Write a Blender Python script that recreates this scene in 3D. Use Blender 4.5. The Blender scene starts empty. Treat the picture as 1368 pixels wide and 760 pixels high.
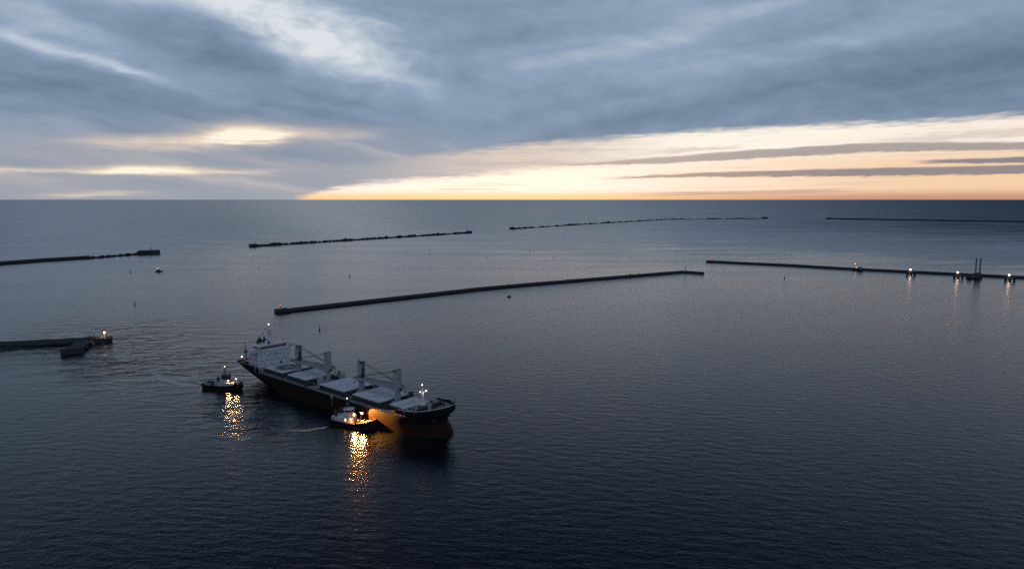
import bpy, math, random
from mathutils import Vector, Matrix

random.seed(7)
R = math.radians
scene = bpy.context.scene
COL = scene.collection

# ------------------------------------------------------------------ camera, exposure
CAM_H = 120.0
PITCH = 7.125
cam_data = bpy.data.cameras.new("camera")
cam_data.sensor_width = 36.0
cam_data.lens = 24.0
cam_data.clip_start = 1.0
cam_data.clip_end = 400000.0
camera = bpy.data.objects.new("camera", cam_data)
camera.location = (0, 0, CAM_H)
camera.rotation_euler = (R(90 - PITCH), 0, 0)
COL.objects.link(camera)
scene.camera = camera
vs = scene.view_settings
vs.view_transform = 'Standard'
vs.look = 'None'
vs.exposure = 0.0
vs.gamma = 1.0
vs.use_curve_mapping = False
scene.render.engine = 'CYCLES'
scene.cycles.use_denoising = False
scene.cycles.max_bounces = 5
scene.cycles.diffuse_bounces = 2
scene.cycles.glossy_bounces = 3
scene.cycles.sample_clamp_indirect = 6.0
scene.cycles.caustics_reflective = False
scene.cycles.caustics_refractive = False


# ------------------------------------------------------------------ node helpers
def lin(r, g, b):
    def f(c):
        c /= 255.0
        return c / 12.92 if c <= 0.04045 else ((c + 0.055) / 1.055) ** 2.4
    return (f(r), f(g), f(b), 1.0)


class X:
    """A node socket with arithmetic, so that shader maths reads as maths."""
    def __init__(self, tree, sock):
        self.t, self.s = tree, sock

    def _m(self, op, *args, clamp=False):
        n = self.t.nodes.new('ShaderNodeMath')
        n.operation = op
        n.use_clamp = clamp
        for i, a in enumerate((self,) + args):
            if isinstance(a, X):
                self.t.links.new(a.s, n.inputs[i])
            else:
                n.inputs[i].default_value = a
        return X(self.t, n.outputs[0])

    def __add__(self, o): return self._m('ADD', o)
    __radd__ = __add__
    def __mul__(self, o): return self._m('MULTIPLY', o)
    __rmul__ = __mul__
    def __sub__(self, o): return self._m('SUBTRACT', o)
    def __rsub__(self, o): return (self * -1.0) + o
    def __truediv__(self, o): return self._m('DIVIDE', o)
    def neg(self): return self * -1.0
    def pow(self, o): return self._m('POWER', o)
    def exp(self): return self._m('EXPONENT')
    def abs(self): return self._m('ABSOLUTE')
    def max(self, o): return self._m('MAXIMUM', o)
    def min(self, o): return self._m('MINIMUM', o)
    def sat(self): return self._m('ADD', 0.0, clamp=True)

    def step(self, lo, hi):
        n = self.t.nodes.new('ShaderNodeMapRange')
        n.interpolation_type = 'SMOOTHSTEP'
        self.t.links.new(self.s, n.inputs['Value'])
        flip = lo > hi
        n.inputs['From Min'].default_value = min(lo, hi)
        n.inputs['From Max'].default_value = max(lo, hi)
        n.inputs['To Min'].default_value = 1.0 if flip else 0.0
        n.inputs['To Max'].default_value = 0.0 if flip else 1.0
        return X(self.t, n.outputs[0])

    def curve(self, pts, x0, x1, y0, y1):
        n = self.t.nodes.new('ShaderNodeFloatCurve')
        c = n.mapping.curves[0]
        q = [((x - x0) / (x1 - x0), (y - y0) / (y1 - y0)) for x, y in pts]
        while len(c.points) < len(q):
            c.points.new(0.5, 0.5)
        for p, xy in zip(c.points, q):
            p.location = xy
            p.handle_type = 'AUTO_CLAMPED'
        n.mapping.update()
        v = ((self - x0) / (x1 - x0)).sat()
        self.t.links.new(v.s, n.inputs['Value'])
        return X(self.t, n.outputs[0]) * (y1 - y0) + y0


def combine(t, x, y, z=0.0):
    n = t.nodes.new('ShaderNodeCombineXYZ')
    for i, a in enumerate((x, y, z)):
        if isinstance(a, X):
            t.links.new(a.s, n.inputs[i])
        else:
            n.inputs[i].default_value = a
    return n.outputs[0]


def noise(t, vec, scale=1.0, detail=3.0, rough=0.5, dist=0.0, out=0):
    n = t.nodes.new('ShaderNodeTexNoise')
    n.inputs['Scale'].default_value = scale
    n.inputs['Detail'].default_value = detail
    n.inputs['Roughness'].default_value = rough
    n.inputs['Distortion'].default_value = dist
    if vec is not None:
        t.links.new(vec, n.inputs['Vector'])
    return X(t, n.outputs[out])


def mixc(t, fac, a, b):
    n = t.nodes.new('ShaderNodeMix')
    n.data_type = 'RGBA'
    n.clamp_factor = True
    for i, v in ((0, fac), (6, a), (7, b)):
        if isinstance(v, X):
            v = v.s
        if hasattr(v, 'is_output'):
            t.links.new(v, n.inputs[i])
        else:
            n.inputs[i].default_value = v
    return n.outputs[2]


def ramp(t, fac, stops):
    n = t.nodes.new('ShaderNodeValToRGB')
    e = n.color_ramp.elements
    while len(e) < len(stops):
        e.new(0.5)
    for el, (p, c) in zip(e, stops):
        el.position = p
        el.color = c
    t.links.new(fac.s, n.inputs[0])
    return n.outputs[0]


# ------------------------------------------------------------------ sky
world = bpy.data.worlds.new("World")
scene.world = world
world.use_nodes = True
wt = world.node_tree
wt.nodes.clear()
world.cycles.sampling_method = 'MANUAL'
world.cycles.sample_map_resolution = 512

SUN_EL, SUN_AZ = 1.6, -1.0


def build_sky(t):
    tc = t.nodes.new('ShaderNodeTexCoord')
    sp = t.nodes.new('ShaderNodeSeparateXYZ')
    t.links.new(tc.outputs['Generated'], sp.inputs[0])
    dx, dy, dz = (X(t, sp.outputs[i]) for i in range(3))
    az0 = dx._m('ARCTAN2', dy) * 57.29578
    el0 = dz._m('ARCSINE') * 57.29578
    elp = el0.max(0.0)
    # slow warp of the cloud coordinates
    q = combine(t, az0 * 0.055, elp * 0.16, 3.0)
    w1 = noise(t, q, 1.0, 3.0, 0.55) - 0.5
    q2 = combine(t, az0 * 0.055, elp * 0.16, 17.0)
    w2 = noise(t, q2, 1.0, 3.0, 0.55) - 0.5
    az = az0 + w1 * 9.0
    el = elp + w2 * 3.2
    # fine fibrous streaks: two sets that lean opposite ways left and right
    fl = noise(t, combine(t, (az * 0.93 + el * 1.6) * 0.075, (el * 1.0 + az * 0.16) * 0.75, 1.0), 1.0, 5.0, 0.5, 0.1)
    fr = noise(t, combine(t, (az * 0.95 - el * 1.2) * 0.06, (el * 1.0 - az * 0.11) * 0.75, 5.0), 1.0, 5.0, 0.5, 0.1)
    side = az0.step(-14.0, 6.0)
    fib = fl * (1.0 - side) + fr * side
    big = noise(t, combine(t, az * 0.045, el * 0.16, 9.0), 1.0, 4.0, 0.5)

    def blob(a, e, sa, se, rot=0.0, p=1.0, A=az, E=el):
        c, s = math.cos(R(rot)), math.sin(R(rot))
        u = ((A - a) * c + (E - e) * s) / sa
        v = ((E - e) * c - (A - a) * s) / se
        return (u * u + v * v).neg().exp() * p

    # brightness of the cloud sheet
    mot = noise(t, combine(t, az * 0.42 + el * 0.25, el * 0.85 - az * 0.05, 31.0), 1.0, 7.0, 0.62)
    puf = noise(t, combine(t, az * 0.16, el * 0.42, 21.0), 1.0, 6.0, 0.6)
    L = 0.42 + (fib - 0.5) * 0.34 + (big - 0.5) * 0.34 + (puf - 0.5) * 0.30 + (mot - 0.5) * 0.26
    L = L + blob(-16.5, 12.6, 8.0, 2.1, -12, 0.50) * (0.3 + mot * 1.4)           # bright opening, top left of centre
    L = L + blob(-13.0, 10.6, 7.5, 1.3, -17, 0.13)
    L = L + blob(-26.5, 14.7, 8.0, 1.2, 0, 0.50)
    L = L + blob(-29.5, 9.6, 7.0, 0.55, -15, 0.36) * (0.3 + mot * 1.4)           # long pale streak
    L = L + blob(-33.5, 12.2, 6.0, 1.0, -14, 0.24)
    L = L + blob(-7.0, 9.0, 4.0, 0.9, -20, 0.16)
    L = L + blob(9.0, 12.0, 10.0, 2.0, 12, 0.14)
    L = L + blob(20.0, 10.6, 14.0, 0.9, 9, 0.18)
    L = L + blob(16.5, 13.6, 11.0, 0.8, 14, 0.13)
    L = L - blob(-28.0, 7.2, 13.0, 1.9, -6, 0.17)            # slate bank on the left
    L = L - blob(-22.0, 11.6, 4.5, 1.6, -20, 0.26)
    L = L - blob(-12.0, 7.9, 7.0, 1.2, -4, 0.08)
    L = L - blob(31.0, 8.4, 15.0, 1.9, 4, 0.24)              # slate bank on the right
    L = L - blob(8.0, 5.9, 13.0, 0.7, 7, 0.12)
    cloud = ramp(t, L.sat(), [(0.0, lin(82, 104, 128)), (0.30, lin(119, 139, 162)), (0.55, lin(143, 163, 187)),
                              (0.80, lin(186, 198, 211)), (1.0, lin(222, 226, 231))])

    # low warm veil on the left and under the cloud edge
    veil = el.step(6.4, 2.2) * az0.step(16.0, -4.0)
    veilc = ramp(t, ((fib - 0.5) * 1.6 + 0.45 + (w2 * 0.6)).sat(),
                 [(0.0, lin(140, 152, 170)), (0.5, lin(165, 167, 175)), (1.0, lin(205, 194, 188))])
    col = mixc(t, veil * 0.88, cloud, veilc)
    # warm openings low on the left
    f3 = noise(t, combine(t, az * 0.16, el * 1.9, 2.0), 1.0, 4.0, 0.55)
    az2 = az0 + w1 * 4.0
    el2 = elp + w2 * 1.1 + (f3 - 0.5) * 0.9 + (puf - 0.5) * 0.5
    warm = blob(-20.5, 5.0, 3.4, 0.75, -1, 1.1, az2, el2) + blob(-25.0, 4.2, 5.5, 0.65, 3, 0.6, az2, el2)
    warm = warm + blob(-28.6, 2.0, 3.4, 0.36, 1, 1.25, az2, el2) + blob(-22.0, 2.15, 4.5, 0.2, 1, 0.5, az2, el2)
    warm = warm + blob(-36.5, 1.95, 3.5, 0.2, 0, 0.7, az2, el2) + blob(-31.0, 0.3, 3.5, 0.25, 0, 0.55, az2, el2)
    warm = warm + blob(-14.0, 5.1, 4.5, 0.6, 0, 0.42, az2, el2) + blob(-31.0, 4.0, 4.0, 0.4, 4, 0.3, az2, el2)
    warm = warm * (0.1 + f3 * 1.4 + (puf - 0.5) * 0.6 + (mot - 0.3) * 0.8)
    warmc = ramp(t, warm.sat(), [(0.0, lin(178, 172, 176)), (0.45, lin(226, 208, 192)), (0.75, lin(250, 228, 200)), (1.0, lin(255, 246, 226))])
    col = mixc(t, warm.sat().pow(0.8), col, warmc)

    # ---- the open strip along the horizon
    f4 = noise(t, combine(t, az0 * 0.11, elp * 2.2, 4.0), 1.0, 5.0, 0.6)
    f5 = noise(t, combine(t, az0 * 0.5 - elp * 1.2, elp * 3.0, 8.0), 1.0, 4.0, 0.6)
    f6 = noise(t, combine(t, az0 * 0.9 - elp * 2.6, elp * 4.5 + az0 * 0.25, 12.0), 1.0, 5.0, 0.65)
    elg = elp + (f4 - 0.5) * 0.75 + (f5 - 0.5) * 0.7 + (f6 - 0.5) * 0.5
    e1 = az0.curve([(-40, 1.2), (-17, 2.6), (-8.6, 3.25), (-3, 3.95), (1.7, 4.5), (7.4, 4.9), (13.3, 5.2), (19.9, 5.4), (25.7, 5.45), (31, 5.4), (36.8, 5.5), (40, 5.5)], -40, 40, 0, 8)
    e2 = az0.curve([(-40, -1.4), (-20, -0.7), (-16.9, 0.25), (-14, 1.05), (-9, 1.66), (-3, 2.1), (1.2, 2.5), (6, 2.8), (13, 3.1), (20, 3.45), (28, 3.75), (36, 3.65), (40, 3.6)], -40, 40, -2, 8)
    d1 = e1 - elg
    d2 = e2 - elg
    g1 = d1.step(-0.38, 0.42)
    g2 = d2.step(-0.22, 0.50)
    beige = mixc(t, az0.step(-18.0, 3.0), lin(160, 165, 175), lin(226, 208, 194))
    beige = mixc(t, az0.step(1.0, 16.0), beige, mixc(t, az0.step(20.0, 36.0), (1.02, 0.93, 0.80, 1), lin(254, 240, 224)))
    beige = mixc(t, ((f4 - 0.42) * 2.2 + (f5 - 0.5) * 1.2).sat() * (1.0 - az0.step(3.0, 16.0) * 0.8), beige, lin(190, 182, 182))
    col = mixc(t, g1 * (az0.step(-22.0, -4.0)), col, beige)
    # clear sky: physical sky low over the sea, bright round the hidden sun, salmon far right
    nish = t.nodes.new('ShaderNodeTexSky')
    nish.sky_type = 'NISHITA'
    nish.sun_disc = False
    nish.sun_elevation = R(SUN_EL)
    nish.sun_rotation = R(SUN_AZ)
    nish.altitude = 120.0
    low_c = mixc(t, az0.step(2.0, 30.0), lin(255, 214, 160), lin(208, 152, 128))
    mid_c = mixc(t, az0.step(2.0, 34.0), (1.06, 0.99, 0.90, 1), lin(252, 216, 180))
    top_c = mixc(t, az0.step(8.0, 36.0), (1.05, 0.98, 0.88, 1), lin(254, 240, 224))
    glow = mixc(t, elp.step(0.0, 0.9), low_c, mid_c)
    glow = mixc(t, elp.step(2.2, 4.4), glow, top_c)
    # Nishita adds its own warm tint, scaled to the same brightness
    ns = t.nodes.new('ShaderNodeVectorMath')
    ns.operation = 'SCALE'
    ns.inputs['Scale'].default_value = 0.10
    t.links.new(nish.outputs[0], ns.inputs[0])
    glow = mixc(t, 0.10, glow, ns.outputs[0])
    col = mixc(t, g2, col, glow)

    # thin dark cloud bars in the strip
    def bar(pts, half, a0, a1, soft=0.12, rag=0.35, fade=5.0):
        c = az0.curve(pts, -40, 40, 0, 8)
        h = az0.curve(half, -40, 40, 0, 2)
        d = (elp + (f4 - 0.5) * rag + (f5 - 0.5) * rag * 0.7 + (f6 - 0.5) * rag * 0.7 - c).abs() - h * (0.75 + f6 * 0.5)
        m = d.step(soft, -soft * 0.6) * az0.step(a0, a0 + fade)
        if a1 < 38:
            m = m * az0.step(a1, a1 - fade * 0.5)
        return m

    barc = mixc(t, az0.step(2.0, 26.0), lin(196, 172, 156), lin(152, 143, 145))
    barc2 = mixc(t, az0.step(8.0, 28.0), lin(190, 160, 140), lin(138, 132, 138))
    b1 = bar([(-40, 2.4), (2, 2.72), (11, 3.05), (20, 3.48), (28, 3.72), (36, 3.5), (40, 3.4)], [(-40, 0.0), (4, 0.03), (12, 0.22), (20, 0.3), (36, 0.26), (40, 0.26)], 1.5, 40)
    b2 = bar([(-40, 1.5), (6, 1.58), (12, 1.83), (21, 1.95), (28, 1.98), (36, 1.95), (40, 1.95)], [(-40, 0.0), (7, 0.04), (15, 0.12), (24, 0.23), (36, 0.27), (40, 0.27)], 6.0, 40, 0.1, 0.28)
    b3 = bar([(-40, 2.7), (29, 2.62), (40, 2.55)], [(-40, 0.1), (30, 0.1), (37, 0.2), (40, 0.2)], 29.5, 40, 0.08, 0.25, 2.5)
    b4 = bar([(-40, 0.35), (10, 0.36), (18, 0.46), (27, 0.62), (40, 0.7)], [(-40, 0.08), (18, 0.12), (40, 0.05)], 8.0, 27.0, 0.09, 0.2, 7.0)
    b5 = bar([(-40, 0.8), (40, 0.8)], [(-40, 0.03), (40, 0.03)], -7.0, -0.5, 0.05, 0.15, 2.0)
    b6 = bar([(-40, 1.18), (40, 1.22)], [(-40, 0.02), (40, 0.02)], -4.0, 1.5, 0.05, 0.15, 2.0)
    b7 = bar([(-40, 3.7), (12, 3.82), (18, 4.0), (40, 4.3)], [(-40, 0.1), (40, 0.14)], 10.0, 19.0, 0.12, 0.6, 4.0)
    b8 = bar([(-40, 4.0), (26, 4.1), (36, 4.45), (40, 4.5)], [(-40, 0.1), (40, 0.25)], 25.0, 40, 0.35, 1.1, 6.0)
    thin = noise(t, combine(t, az0 * 0.10, elp * 6.0 - az0 * 0.07, 44.0), 1.0, 5.0, 0.6, 0.3)
    veils = thin.step(0.53, 0.70) * az0.step(-14.0, 0.0) * elp.step(4.6, 2.6) * elp.step(0.15, 0.5)
    col = mixc(t, veils * 0.5 * g2, col, mixc(t, az0.step(0.0, 26.0), lin(226, 196, 172), lin(196, 168, 156)))
    col = mixc(t, b1 * 0.85, col, barc)
    col = mixc(t, b2 * 0.92, col, barc2)
    col = mixc(t, b3 * 0.92, col, lin(132, 128, 138))
    col = mixc(t, b4 * 0.75, col, lin(205, 168, 150))
    col = mixc(t, b5 * 0.5, col, lin(205, 165, 135))
    col = mixc(t, b6 * 0.5, col, lin(200, 165, 140))
    col = mixc(t, b7 * 0.55, col, lin(205, 188, 175))
    col = mixc(t, b8 * 0.55, col, lin(200, 184, 174))

    # the sheet overhead, outside the picture
    hi = elp.step(14.0, 26.0)
    pz = dz.max(0.05)
    over = noise(t, combine(t, dx / pz, dy / pz, 0.0), 1.3, 5.0, 0.55)
    zen = elp.step(42.0, 80.0)
    back = dy.step(0.1, -0.6)
    frontc = mixc(t, elp.step(21.0, 34.0), lin(*UPPER_FRONT), lin(*UPPER_HIGH))
    overc = mixc(t, zen.max(back), frontc, lin(*UPPER_BACK))
    sc = t.nodes.new('ShaderNodeVectorMath')
    sc.operation = 'SCALE'
    t.links.new(overc, sc.inputs[0])
    t.links.new((0.55 + over * 0.9).s, sc.inputs['Scale'])
    overs = sc.outputs[0]
    col = mixc(t, hi, col, overs)
    col = mixc(t, back * elp.step(0.0, 3.0) * 0.9, col, overs)

    bg = t.nodes.new('ShaderNodeBackground')
    bg.inputs['Strength'].default_value = 0.1
    k = t.nodes.new('ShaderNodeVectorMath')
    k.operation = 'SCALE'
    k.inputs['Scale'].default_value = 10.0
    t.links.new(col, k.inputs[0])
    t.links.new(k.outputs[0], bg.inputs['Color'])
    out = t.nodes.new('ShaderNodeOutputWorld')
    t.links.new(bg.outputs[0], out.inputs['Surface'])


UPPER_FRONT = (92, 114, 146)
UPPER_HIGH = (32, 46, 68)
UPPER_BACK = (158, 178, 206)
build_sky(wt)

sun_data = bpy.data.lights.new("sun", 'SUN')
sun_data.energy = 0.02
sun_data.angle = R(30)
sun_data.color = (1.0, 0.78, 0.55)
sun = bpy.data.objects.new("sun", sun_data)
sun.rotation_euler = Vector((-math.sin(R(SUN_AZ)) * math.cos(R(SUN_EL + 1)), -math.cos(R(SUN_AZ)) * math.cos(R(SUN_EL + 1)), -math.sin(R(SUN_EL + 1)))).to_track_quat('-Z', 'Y').to_euler()
COL.objects.link(sun)


# ------------------------------------------------------------------ materials
def new_mat(name):
    m = bpy.data.materials.new(name)
    m.use_nodes = True
    t = m.node_tree
    t.nodes.clear()
    return m, t


def water_material():
    m, t = new_mat("sea_water")
    geo = t.nodes.new('ShaderNodeNewGeometry')
    sp = t.nodes.new('ShaderNodeSeparateXYZ')
    t.links.new(geo.outputs['Position'], sp.inputs[0])
    px, py = X(t, sp.outputs[0]), X(t, sp.outputs[1])
    # wind patches change how steep the ripples are
    pat = noise(t, combine(t, px * 0.0022, py * 0.0105, 0.0), 1.0, 4.0, 0.6)
    pat2 = noise(t, combine(t, px * 0.012 + py * 0.004, py * 0.05, 6.0), 1.0, 3.0, 0.6)
    gain = 0.42 + pat * 0.8 + pat2 * 0.4
    # sheltered water inside the breakwaters, rougher open sea beyond them
    out = (py + px.abs() * 0.25 + (pat - 0.5) * 700.0).step(700.0, 3600.0)
    gain = gain * (0.55 + out * (0.24 + (px / py.max(50.0)).step(0.02, 0.95) * 0.80))

    # churned wake astern of the ship and the tug
    wq = combine(t, px * 0.016 + py * 0.010, py * 0.055 - px * 0.014, 2.0)
    wn = noise(t, wq, 1.0, 5.0, 0.62, 1.2)
    def ell(cx, cy, sx, sy, rot):
        c, s = math.cos(R(rot)), math.sin(R(rot))
        u = ((px - cx) * c + (py - cy) * s) / sx
        v = ((py - cy) * c - (px - cx) * s) / sy
        return (u * u + v * v).neg().exp()
    wake = (ell(-245, 475, 75, 42, -35) + ell(-335, 580, 130, 75, -40) * 0.9 + ell(-150, 365, 40, 22, -38) * 0.7).sat()
    gain = gain * (1.0 + wake * (wn - 0.5) * 5.0).max(0.15)

    ax, ay = math.cos(R(-8)), math.sin(R(-8))
    ux = px * ax + py * ay
    uy = py * ax - px * ay

    def height(ex, ey):
        x, y = ux + ex, uy + ey
        a = noise(t, combine(t, x * 0.11, y * 0.26, 0.0), 1.0, 1.0, 0.5)
        b = noise(t, combine(t, x * 0.58 + y * 0.16, y * 1.12 - x * 0.08, 4.0), 1.0, 3.0, 0.62)
        c = noise(t, combine(t, x * 0.028 + y * 0.02, y * 0.085 - x * 0.02, 8.0), 1.0, 3.0, 0.6, 1.0)
        return a * WAVE_BIG + b * WAVE_SMALL + c * wake * 5.5

    e = 0.12
    h0 = height(0.0, 0.0)
    sx = (height(e, 0.0) - h0) / e * gain * 1.7
    sy = (height(0.0, e) - h0) / e * gain
    # slopes are in the turned frame: turn them back
    nx = (sx * ax - sy * ay).neg()
    ny = (sy * ax + sx * ay).neg()
    # wave faces turned away from the eye hide behind the ones turned towards it
    si = t.nodes.new('ShaderNodeSeparateXYZ')
    t.links.new(geo.outputs['Incoming'], si.inputs[0])
    ix, iy, iz = (X(t, si.outputs[i]) for i in range(3))
    c = nx * ix + ny * iy + iz
    hide = gain * WAVE_HIDE
    push = (c * c + hide * hide).pow(0.5) - c
    nx = nx + ix * push
    ny = ny + iy * push
    nrm = t.nodes.new('ShaderNodeVectorMath')
    nrm.operation = 'NORMALIZE'
    t.links.new(combine(t, nx, ny, 1.0), nrm.inputs[0])
    b = t.nodes.new('ShaderNodeBsdfPrincipled')
    b.inputs['Base Color'].default_value = (0.0012, 0.0036, 0.0068, 1)
    b.inputs['Roughness'].default_value = 0.13
    b.inputs['IOR'].default_value = 1.333
    t.links.new(nrm.outputs[0], b.inputs['Normal'])
    o = t.nodes.new('ShaderNodeOutputMaterial')
    t.links.new(b.outputs[0], o.inputs['Surface'])
    return m


WAVE_BIG = 0.36
WAVE_SMALL = 0.25
WAVE_HIDE = 0.13
MAT_WATER = water_material()
def make_water():
    me = bpy.data.meshes.new("water")
    S = 120000.0
    me.from_pydata([(-S, -3000, 0), (S, -3000, 0), (S, S, 0), (-S, S, 0)], [], [(0, 1, 2, 3)])
    me.materials.append(MAT_WATER)
    o = bpy.data.objects.new("water", me)
    o["kind"] = "structure"
    COL.objects.link(o)


make_water()
# ------------------------------------------------------------------ mesh helpers
class MB:
    """Collects boxes, tubes, lofts and rocks; build() links them as ONE mesh object."""
    def __init__(self):
        self.v, self.f = [], []

    def add(self, vs_, fs_):
        n = len(self.v)
        self.v += [tuple(v) for v in vs_]
        self.f += [tuple(i + n for i in f) for f in fs_]
        return self

    def box(self, x0, x1, y0, y1, z0, z1, rz=0.0, c=None, taper=1.0):
        cx, cy = (x0 + x1) / 2, (y0 + y1) / 2
        vs_ = []
        for z, k in ((z0, 1.0), (z1, taper)):
            for x, y in ((x0, y0), (x1, y0), (x1, y1), (x0, y1)):
                vs_.append((cx + (x - cx) * k, cy + (y - cy) * k, z))
        if rz:
            o = c or (cx, cy)
            cs, sn = math.cos(rz), math.sin(rz)
            vs_ = [(o[0] + (x - o[0]) * cs - (y - o[1]) * sn, o[1] + (x - o[0]) * sn + (y - o[1]) * cs, z) for x, y, z in vs_]
        return self.add(vs_, [(3, 2, 1, 0), (4, 5, 6, 7), (0, 1, 5, 4), (1, 2, 6, 5), (2, 3, 7, 6), (3, 0, 4, 7)])

    def tube(self, a, b, r, r2=None, n=8, cap=True):
        a, b = Vector(a), Vector(b)
        r2 = r if r2 is None else r2
        d = (b - a).normalized()
        s = d.orthogonal().normalized()
        t = d.cross(s)
        vs_ = []
        for p, q in ((a, r), (b, r2)):
            for i in range(n):
                an = 2 * math.pi * i / n
                vs_.append(p + (s * math.cos(an) + t * math.sin(an)) * q)
        fs_ = [(i, (i + 1) % n, n + (i + 1) % n, n + i) for i in range(n)]
        if cap:
            fs_ += [tuple(range(n))[::-1], tuple(range(n, 2 * n))]
        return self.add(vs_, fs_)

    def path(self, pts, r, n=6):
        for a, b in zip(pts[:-1], pts[1:]):
            self.tube(a, b, r, n=n)
        return self

    def beam(self, a, b, w, h):
        """square section bar between two points"""
        a, b = Vector(a), Vector(b)
        d = (b - a).normalized()
        s = d.cross(Vector((0, 0, 1)))
        s = Vector((1, 0, 0)) if s.length < 1e-4 else s.normalized()
        t = s.cross(d)
        vs_ = [p + s * (i * w / 2) + t * (j * h / 2) for p in (a, b) for i, j in ((-1, -1), (1, -1), (1, 1), (-1, 1))]
        return self.add(vs_, [(3, 2, 1, 0), (4, 5, 6, 7), (0, 1, 5, 4), (1, 2, 6, 5), (2, 3, 7, 6), (3, 0, 4, 7)])

    def lathe(self, c, prof, n=16):
        """profile of (radius, z) turned about the vertical through c"""
        vs_ = [(c[0] + r * math.cos(2 * math.pi * i / n), c[1] + r * math.sin(2 * math.pi * i / n), c[2] + z) for r, z in prof for i in range(n)]
        fs_ = []
        for k in range(len(prof) - 1):
            for i in range(n):
                j = (i + 1) % n
                fs_.append((k * n + i, k * n + j, (k + 1) * n + j, (k + 1) * n + i))
        fs_ += [tuple(range(n))[::-1], tuple(range((len(prof) - 1) * n, len(prof) * n))]
        return self.add(vs_, fs_)

    def ball(self, c, r, n=12, m=6, sz=1.0):
        prof = [(max(0.02, math.sin(math.pi * k / m)) * r, -math.cos(math.pi * k / m) * r * sz) for k in range(m + 1)]
        return self.lathe(c, prof, n)

    def prism(self, pts, z0, z1):
        n = len(pts)
        vs_ = [(x, y, z0) for x, y in pts] + [(x, y, z1) for x, y in pts]
        return self.add(vs_, [tuple(range(n))[::-1], tuple(range(n, 2 * n))] + [(i, (i + 1) % n, n + (i + 1) % n, n + i) for i in range(n)])

    def grid(self, rows, close=False):
        """rows of equal length become a skin"""
        n = len(rows[0])
        vs_ = [p for r in rows for p in r]
        fs_ = []
        for k in range(len(rows) - 1):
            for i in range(n - (0 if close else 1)):
                j = (i + 1) % n
                fs_.append((k * n + i, k * n + j, (k + 1) * n + j, (k + 1) * n + i))
        return self.add(vs_, fs_)

    def rock(self, c, s, rnd, flat=0.75):
        """an irregular block: a jittered cube with cut corners"""
        M = Matrix.Rotation(rnd.uniform(0, 6.28), 3, 'Z') @ Matrix.Rotation(rnd.uniform(-0.7, 0.7), 3, 'X')
        vs_ = []
        for x, y, z in ((-1, -1, -1), (1, -1, -1), (1, 1, -1), (-1, 1, -1), (-1, -1, 1), (1, -1, 1), (1, 1, 1), (-1, 1, 1)):
            p = Vector((x * rnd.uniform(0.55, 1.1), y * rnd.uniform(0.55, 1.1), z * flat * rnd.uniform(0.55, 1.1))) * (s * 0.5)
            vs_.append(Vector(c) + M @ p)
        return self.add(vs_, [(3, 2, 1, 0), (4, 5, 6, 7), (0, 1, 5, 4), (1, 2, 6, 5), (2, 3, 7, 6), (3, 0, 4, 7)])

    def mark(self):
        """what follows is a separate piece"""
        self.m = getattr(self, 'm', []) + [(len(self.v), len(self.f))]
        return self

    def build_each(self, name, mat, parent=None, smooth=False):
        ms = sorted(set(getattr(self, 'm', []) + [(0, 0), (len(self.v), len(self.f))]))
        out = []
        for (v0, f0), (v1, f1) in zip(ms[:-1], ms[1:]):
            p = MB()
            p.v = self.v[v0:v1]
            p.f = [tuple(i - v0 for i in f) for f in self.f[f0:f1]]
            out.append(p.build(name, mat, parent, smooth))
        return out

    def build(self, name, mat, parent=None, smooth=False):
        me = bpy.data.meshes.new(name)
        me.from_pydata(self.v, [], self.f)
        me.materials.append(mat)
        me.validate()
        if smooth:
            for p in me.polygons:
                p.use_smooth = True
            me.set_sharp_from_angle(angle=R(35))
        o = bpy.data.objects.new(name, me)
        COL.objects.link(o)
        if parent is not None:
            o.parent = parent
        return o


def tag(o, label, cat, group=None):
    o["label"] = label
    o["category"] = cat
    if group:
        o["group"] = group
    return o


def thing(name, label, cat, loc=(0, 0, 0), rz=0.0, group=None):
    o = bpy.data.objects.new(name, None)
    COL.objects.link(o)
    o.location = loc
    o.rotation_euler = (0, 0, rz)
    o.empty_display_size = 0.5
    return tag(o, label, cat, group)


def copy_tree(o, parent=None):
    c = o.copy()
    COL.objects.link(c)
    c.parent = parent
    for ch in [k for k in o.children]:
        copy_tree(ch, c)
    return c


def paint(name, base, rough=0.6, spec=0.3, dirt=None, amount=0.4, scale=0.35, stretch=1.0, bump=0.0, metal=0.0):
    """painted steel, concrete or stone with worn patches of a second colour"""
    m, t = new_mat(name)
    tc = t.nodes.new('ShaderNodeTexCoord')
    mp = t.nodes.new('ShaderNodeMapping')
    mp.inputs['Scale'].default_value = (1, 1, 1.0 / stretch)
    t.links.new(tc.outputs['Object'], mp.inputs[0])
    n1 = noise(t, mp.outputs[0], scale, 6.0, 0.62)
    n2 = noise(t, mp.outputs[0], scale * 7.0, 4.0, 0.6)
    dirt = dirt or tuple(c * 0.55 for c in base)
    f = ((n1 - 0.47) * 3.0 + (n2 - 0.5) * 1.2).sat() * amount
    col = mixc(t, f, tuple(base) + (1,), tuple(dirt) + (1,))
    b = t.nodes.new('ShaderNodeBsdfPrincipled')
    t.links.new(col, b.inputs['Base Color'])
    b.inputs['Roughness'].default_value = rough
    b.inputs['Specular IOR Level'].default_value = spec
    b.inputs['Metallic'].default_value = metal
    if bump:
        bn = t.nodes.new('ShaderNodeBump')
        bn.inputs['Strength'].default_value = bump
        bn.inputs['Distance'].default_value = 0.3
        t.links.new(n2.s, bn.inputs['Height'])
        t.links.new(bn.outputs[0], b.inputs['Normal'])
    o = t.nodes.new('ShaderNodeOutputMaterial')
    t.links.new(b.outputs[0], o.inputs['Surface'])
    return m


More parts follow.
